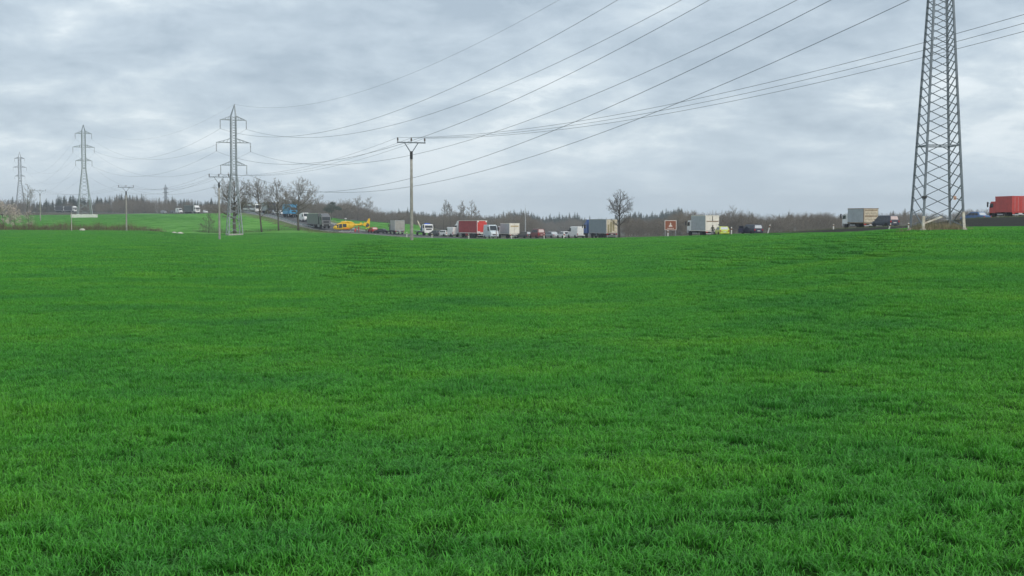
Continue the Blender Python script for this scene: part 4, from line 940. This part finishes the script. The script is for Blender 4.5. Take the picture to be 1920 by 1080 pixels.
# ------------------------------------------------------------------ scattered stuff through geometry nodes
def scatter(name, label, cat, protos, pts, rot, scl, pick):
    """pts (n,3); instances of prototype meshes on points"""
    pc = bpy.data.collections.new(name + '_kinds')
    for i, me in enumerate(protos): pc.objects.link(bpy.data.objects.new('%s_kind_%02d' % (name, i), me))
    me = bpy.data.meshes.new(name); me.from_pydata([tuple(p) for p in pts], [], [])
    for an, ty, data in (('rot', 'FLOAT', rot), ('pick', 'INT', pick)):
        at = me.attributes.new(an, ty, 'POINT'); at.data.foreach_set('value', np.asarray(data).tolist())
    at = me.attributes.new('scl', 'FLOAT_VECTOR', 'POINT'); at.data.foreach_set('vector', np.asarray(scl, float).ravel().tolist())
    o = tag(link(name, me), label, cat, kind='stuff')
    g = bpy.data.node_groups.new(name, 'GeometryNodeTree'); g.interface.new_socket('Geometry', in_out='INPUT', socket_type='NodeSocketGeometry'); g.interface.new_socket('Geometry', in_out='OUTPUT', socket_type='NodeSocketGeometry')
    n = g.nodes.new; i_ = n('NodeGroupInput'); o_ = n('NodeGroupOutput'); ip = n('GeometryNodeInstanceOnPoints'); ci = n('GeometryNodeCollectionInfo')
    ci.inputs['Collection'].default_value = pc; ci.inputs['Separate Children'].default_value = True; ci.inputs['Reset Children'].default_value = True
    def attr(nm, ty):
        a = n('GeometryNodeInputNamedAttribute'); a.data_type = ty; a.inputs['Name'].default_value = nm; return a.outputs['Attribute']
    cx = n('ShaderNodeCombineXYZ'); L = g.links.new
    L(attr('rot', 'FLOAT'), cx.inputs[2]); L(i_.outputs[0], ip.inputs['Points']); L(ci.outputs[0], ip.inputs['Instance']); ip.inputs['Pick Instance'].default_value = True
    L(attr('pick', 'INT'), ip.inputs['Instance Index']); L(cx.outputs[0], ip.inputs['Rotation']); L(attr('scl', 'FLOAT_VECTOR'), ip.inputs['Scale']); L(ip.outputs[0], o_.inputs[0])
    md = o.modifiers.new('scatter', 'NODES'); md.node_group = g; return o

# woods: leafless broadleaf and conifer kinds
def wood_mat(name, c0, c1):
    m = bpy.data.materials.new(name); m.use_nodes = True; t = m.node_tree; b = t.nodes['Principled BSDF']; b.inputs['Roughness'].default_value = .95; b.inputs['Specular IOR Level'].default_value = .1
    oi = t.nodes.new('ShaderNodeObjectInfo'); g = t.nodes.new('ShaderNodeNewGeometry'); n = t.nodes.new('ShaderNodeTexNoise'); n.inputs['Scale'].default_value = .035; n.inputs['Detail'].default_value = 3
    t.links.new(g.outputs['Position'], n.inputs['Vector']); mx = t.nodes.new('ShaderNodeMix'); mx.data_type = 'RGBA'
    ad = t.nodes.new('ShaderNodeMath'); ad.operation = 'MULTIPLY_ADD'; ad.inputs[1].default_value = .7; t.links.new(oi.outputs['Random'], ad.inputs[0])
    ml = t.nodes.new('ShaderNodeMath'); ml.operation = 'SUBTRACT'; ml.inputs[1].default_value = .35; t.links.new(n.outputs[0], ml.inputs[0]); t.links.new(ml.outputs[0], ad.inputs[2])
    t.links.new(ad.outputs[0], mx.inputs[0]); mx.inputs[6].default_value = (*c0, 1); mx.inputs[7].default_value = (*c1, 1); t.links.new(mx.outputs[2], b.inputs['Base Color']); return m
WB = wood_mat('broadleaf_twigs', (0.13, 0.112, 0.09), (0.21, 0.18, 0.135)); WC = wood_mat('conifer_needles', (0.03, 0.045, 0.03), (0.05, 0.07, 0.042))
def wood_proto(seed, H=10):
    sk = skeleton(seed, H, random.Random(seed).uniform(1.0, 1.45), 4, .12, (15, 9, 6), .16, .06, .03); mb = MB(); rg = random.Random(seed)
    for lv, p, r in sk:
        if lv <= 1: mb.tube(p, r, 4, cap=False)
        else:
            w = rvec(rg) * (.05 if lv == 2 else .04)
            for a, b in zip(p, p[1:]): mb.add([a - w, a + w, b], [(0, 1, 2)])
    return mb.mesh('broadleaf', WB, False, False)
def conifer_proto(seed, H=14):
    rg = random.Random(seed); mb = MB().tube([(0, 0, -.3), (0, 0, H)], [.2, .03], 5, cap=False); n = 22
    for k in range(n):
        f = (k + .5) / n; z = H * (.12 + .86 * f); L = (1 - f) ** .8 * H * .24 * rg.uniform(.65, 1.25) + .3
        for j in range(9):
            a = rg.uniform(0, 2 * math.pi); d = Vector((math.cos(a), math.sin(a), 0)); s = Vector((-d.y, d.x, 0)) * L * .30; p = Vector((0, 0, z + rg.uniform(-.2, .2))); e_ = p + d * L - Vector((0, 0, L * .35)); m = p + d * L * .5
            mb.add([p, m + s - Vector((0, 0, .25 * L)), e_], [(0, 1, 2)]); mb.add([p, m - s - Vector((0, 0, .25 * L)), e_], [(0, 1, 2)])
    return mb.mesh('conifer', WC, False, False)
def wood(name, label, protos, bands, seed):
    rg = np.random.default_rng(seed); P, Rr, Sc, Pk = [], [], [], []
    for (u0, u1, d0, d1, n, h0, h1) in bands:
        u = rg.uniform(u0, u1, n); d = rg.uniform(d0, d1, n); x = (u - 960) / F_PX * d; z = terrain(x, d, False); rd, _ = road_dist(x, d)
        k = rg.uniform(h0, h1, n) * (1 + .14 * np.sin(u * .021 + d * .01) + .10 * np.sin(u * .06)) * np.where(rg.random(n) < .12, 1.18, 1.0)
        ok = rd > 14
        P.append(np.column_stack([x, d, z - .2])[ok]); Rr.append(rg.uniform(0, 6.28, n)[ok]); Sc.append(np.column_stack([k * rg.uniform(.85, 1.15, n), k * rg.uniform(.85, 1.15, n), k])[ok]); Pk.append(rg.integers(0, len(protos), n)[ok])
    return scatter(name, label, 'woodland', protos, np.concatenate(P), np.concatenate(Rr), np.concatenate(Sc), np.concatenate(Pk))
WP = [wood_proto(s) for s in (101, 102, 103, 104, 105, 106)]; CP = [conifer_proto(s) for s in (201, 202, 203, 204)]
wood('leafless_woodland', 'belt of brown leafless woodland behind the road', WP, [
    (-400, 420, 830, 930, 520, .60, .88), (380, 640, 760, 900, 330, .55, .78), (590, 860, 700, 820, 520, .55, .80), (780, 1010, 640, 800, 320, .55, .85),
    (1170, 1560, 470, 580, 560, .50, .74), (1540, 2000, 480, 620, 420, .34, .52), (2000, 2400, 480, 620, 150, .4, .6), (960, 1240, 1000, 1140, 200, .75, 1.0)], 1)
wood('conifer_woodland', 'distant blue-green conifer wood on the skyline', CP, [
    (-450, 420, 960, 1060, 460, .72, .90), (400, 640, 930, 1030, 170, .52, .66), (640, 900, 850, 960, 190, .60, .74), (860, 1280, 1150, 1300, 640, .90, 1.12), (1280, 1700, 900, 1100, 60, .60, .72), (1640, 1900, 600, 650, 6, .35, .45)], 2)

# ------------------------------------------------------------------ the crop: young cereal blades in patches
def crop_mat():
    m = bpy.data.materials.new('cereal_blades'); m.use_nodes = True; t = m.node_tree; t.nodes.clear(); n = t.nodes.new; L = t.links.new
    g = n('ShaderNodeNewGeometry'); at = n('ShaderNodeAttribute'); at.attribute_name = 'tint'
    a = n('ShaderNodeTexNoise'); a.inputs['Scale'].default_value = .22; a.inputs['Detail'].default_value = 5; a.inputs['Roughness'].default_value = .6; L(g.outputs['Position'], a.inputs['Vector'])
    r = n('ShaderNodeValToRGB'); L(a.outputs[0], r.inputs[0]); e = r.color_ramp.elements
    e[0].position = .32; e[0].color = (0.043, 0.252, 0.024, 1); e[1].position = .70; e[1].color = (0.108, 0.372, 0.018, 1); q = e.new(.5); q.color = (0.066, 0.325, 0.021, 1)
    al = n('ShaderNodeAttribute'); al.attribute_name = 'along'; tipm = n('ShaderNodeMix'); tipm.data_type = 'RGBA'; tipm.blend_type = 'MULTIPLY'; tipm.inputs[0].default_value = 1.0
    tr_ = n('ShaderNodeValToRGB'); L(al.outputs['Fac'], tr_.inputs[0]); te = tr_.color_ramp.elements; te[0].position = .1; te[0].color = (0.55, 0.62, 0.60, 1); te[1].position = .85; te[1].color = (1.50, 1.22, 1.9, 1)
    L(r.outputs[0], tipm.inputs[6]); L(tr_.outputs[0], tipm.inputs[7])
    hs = n('ShaderNodeHueSaturation'); L(tipm.outputs[2], hs.inputs['Color'])
    mr = n('ShaderNodeMapRange'); L(at.outputs['Fac'], mr.inputs[0]); mr.inputs['To Min'].default_value = .40; mr.inputs['To Max'].default_value = 1.60; L(mr.outputs[0], hs.inputs['Value'])
    p = n('ShaderNodeBsdfPrincipled'); L(hs.outputs[0], p.inputs['Base Color']); p.inputs['Roughness'].default_value = .48; p.inputs['Specular IOR Level'].default_value = .27
    tr = n('ShaderNodeBsdfTranslucent'); L(hs.outputs[0], tr.inputs[0]); mx = n('ShaderNodeMixShader'); mx.inputs[0].default_value = .38; L(p.outputs[0], mx.inputs[1]); L(tr.outputs[0], mx.inputs[2])
    o = n('ShaderNodeOutputMaterial'); L(mx.outputs[0], o.inputs[0]); return m
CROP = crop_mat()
def crop_proto(seed, size, n, h0, h1, w, seg=3):
    rg = np.random.default_rng(seed); V = []; Fc = []; T = []; A = []
    rows = rg.uniform(-size / 2, size / 2, (n, 2)); ph = rg.uniform(0, 6.28, 4)
    for i in range(n):
        x, y = rows[i]; dn = math.sin(x * 7 + ph[0]) * math.sin(y * 6 + ph[1]) + .6 * math.sin(x * 13 + y * 9 + ph[2])
        h = rg.uniform(h0, h1) * (1 + .24 * dn)
        if seg == 3 and dn < -.6:
            if rg.random() < .6: continue
            h *= .75
        h = h; a = rg.uniform(0, 6.28); b = a + rg.normal(0, .5); bend = rg.uniform(.25, 1.1) * h
        dx, dy = math.cos(a), math.sin(a); sx, sy = -math.sin(b) * w / 2, math.cos(b) * w / 2; o = len(V); tint = float(np.clip(rg.normal(.5, .2), 0, 1))
        for k in range(seg):
            f = k / seg; rr = bend * f ** 2; zz = h * (f - .18 * f * f * f); ww = (1.0, .95, .7)[min(k, 2)]
            V.append((x + dx * rr - sx * ww, y + dy * rr - sy * ww, zz)); V.append((x + dx * rr + sx * ww, y + dy * rr + sy * ww, zz)); T += [tint, tint]; A += [f, f]
        V.append((x + dx * bend, y + dy * bend, h * (.86 if bend < .7 * h else .66))); T.append(tint); A.append(1.0)
        for k in range(seg - 1): Fc.append((o + 2 * k, o + 2 * k + 1, o + 2 * k + 3, o + 2 * k + 2))
        Fc.append((o + 2 * seg - 2, o + 2 * seg - 1, o + 2 * seg))
    me = bpy.data.meshes.new('crop_patch'); me.from_pydata(V, [], Fc); me.materials.append(CROP)
    c = me.attributes.new('tint', 'FLOAT', 'POINT'); c.data.foreach_set('value', T); c = me.attributes.new('along', 'FLOAT', 'POINT'); c.data.foreach_set('value', A); return me
def vnoise(x, y, s, seed):
    rg = np.random.default_rng(seed); out = 0
    for k in range(5):
        a = rg.uniform(0, 6.28); f = s * (1.7 ** k); out = out + np.sin((x * math.cos(a) + y * math.sin(a)) * f + rg.uniform(0, 6.28) + 1.2 * np.sin((y * math.cos(a) - x * math.sin(a)) * f * .7 + rg.uniform(0, 6.28))) / (1.35 ** k)
    return out / 2.2
def crop(name, label, protos, y0, y1, step, seed, base):
    rg = np.random.default_rng(seed); ys = np.arange(y0, y1, step); P = []
    for y in ys:
        hw = y * .56 + 9; xs = np.arange(-hw, hw, step); P.append(np.column_stack([xs, np.full(len(xs), y)]))
    P = np.concatenate(P); P = P + rg.uniform(-.2, .2, P.shape) * step
    rd, _ = road_dist(P[:, 0], P[:, 1]); ok = in_field(P[:, 0], P[:, 1]) & (rd > 9.5); P = P[ok]; n = len(P)
    q_ = P[:, 1] - .16 * P[:, 0]
    v = vnoise(P[:, 0], P[:, 1], .55, 4) * .3 + vnoise(P[:, 0], P[:, 1], 1.9, 5) * .35 + vnoise(P[:, 0] * .22, q_, .5, 8) * .45
    k = base * (1 + (.40 if step < 1 else .20) * v + rg.normal(0, .05, n)); k = np.clip(k, .60, 1.6); sx = rg.uniform(.95, 1.1, n)
    return scatter(name, label, 'crop', protos, np.column_stack([P, thv(P[:, 0], P[:, 1]) - .005]), rg.uniform(0, 6.28, n), np.column_stack([sx, sx, k]), rg.integers(0, len(protos), n))
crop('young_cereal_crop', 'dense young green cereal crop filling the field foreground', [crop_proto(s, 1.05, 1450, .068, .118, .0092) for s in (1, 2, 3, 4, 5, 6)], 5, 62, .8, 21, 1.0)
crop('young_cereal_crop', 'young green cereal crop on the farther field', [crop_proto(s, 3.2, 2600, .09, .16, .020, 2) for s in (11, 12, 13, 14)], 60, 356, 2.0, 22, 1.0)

rg = np.random.default_rng(77); Q = []
for y in np.arange(316, 640, 4.2):
    xs = np.arange((-260 - 960) / F_PX * y, (800 - 960) / F_PX * y, 4.2); Q.append(np.column_stack([xs, np.full(len(xs), y)]))
Q = np.concatenate(Q); Q = Q + rg.uniform(-2, 2, Q.shape); rd, _ = road_dist(Q[:, 0], Q[:, 1]); uq = ucol(Q[:, 0], Q[:, 1])
ok = ~in_field(Q[:, 0], Q[:, 1]) & (rd > 10.5) & (Q[:, 1] > np.interp(uq, EU, EDv) + 10) & ((uq < 400) | (rd < 60)); Q = Q[ok]; n = len(Q); sx = rg.uniform(1.1, 1.6, n)
scatter('hill_crop', 'short green crop on the slope below the climbing road', 'crop', [crop_proto(s, 3.2, 380, .05, .11, .03, 2) for s in (31, 32, 33)], np.column_stack([Q, thv(Q[:, 0], Q[:, 1])]), rg.uniform(0, 6.28, n), np.column_stack([sx, sx, rg.uniform(.7, 1.3, n)]), rg.integers(0, 3, n))

# ------------------------------------------------------------------ the damp air between here and the woods
hb = MB().box(gx[0] - 20, gx[-1] + 20, gy[0] - 20, gy[-1] + 20, float(GZ.min()) - 1, 49).build('haze', [])
hm = bpy.data.materials.new('haze'); hm.use_nodes = True; ht = hm.node_tree; ht.nodes.clear()
pv = ht.nodes.new('ShaderNodeVolumePrincipled'); pv.inputs['Color'].default_value = (0.86, 0.93, 1.0, 1); pv.inputs['Density'].default_value = 0.00028; pv.inputs['Anisotropy'].default_value = 0.3
oo = ht.nodes.new('ShaderNodeOutputMaterial'); ht.links.new(pv.outputs[0], oo.inputs['Volume']); hb.data.materials.append(hm); tag(hb, kind='stuff')
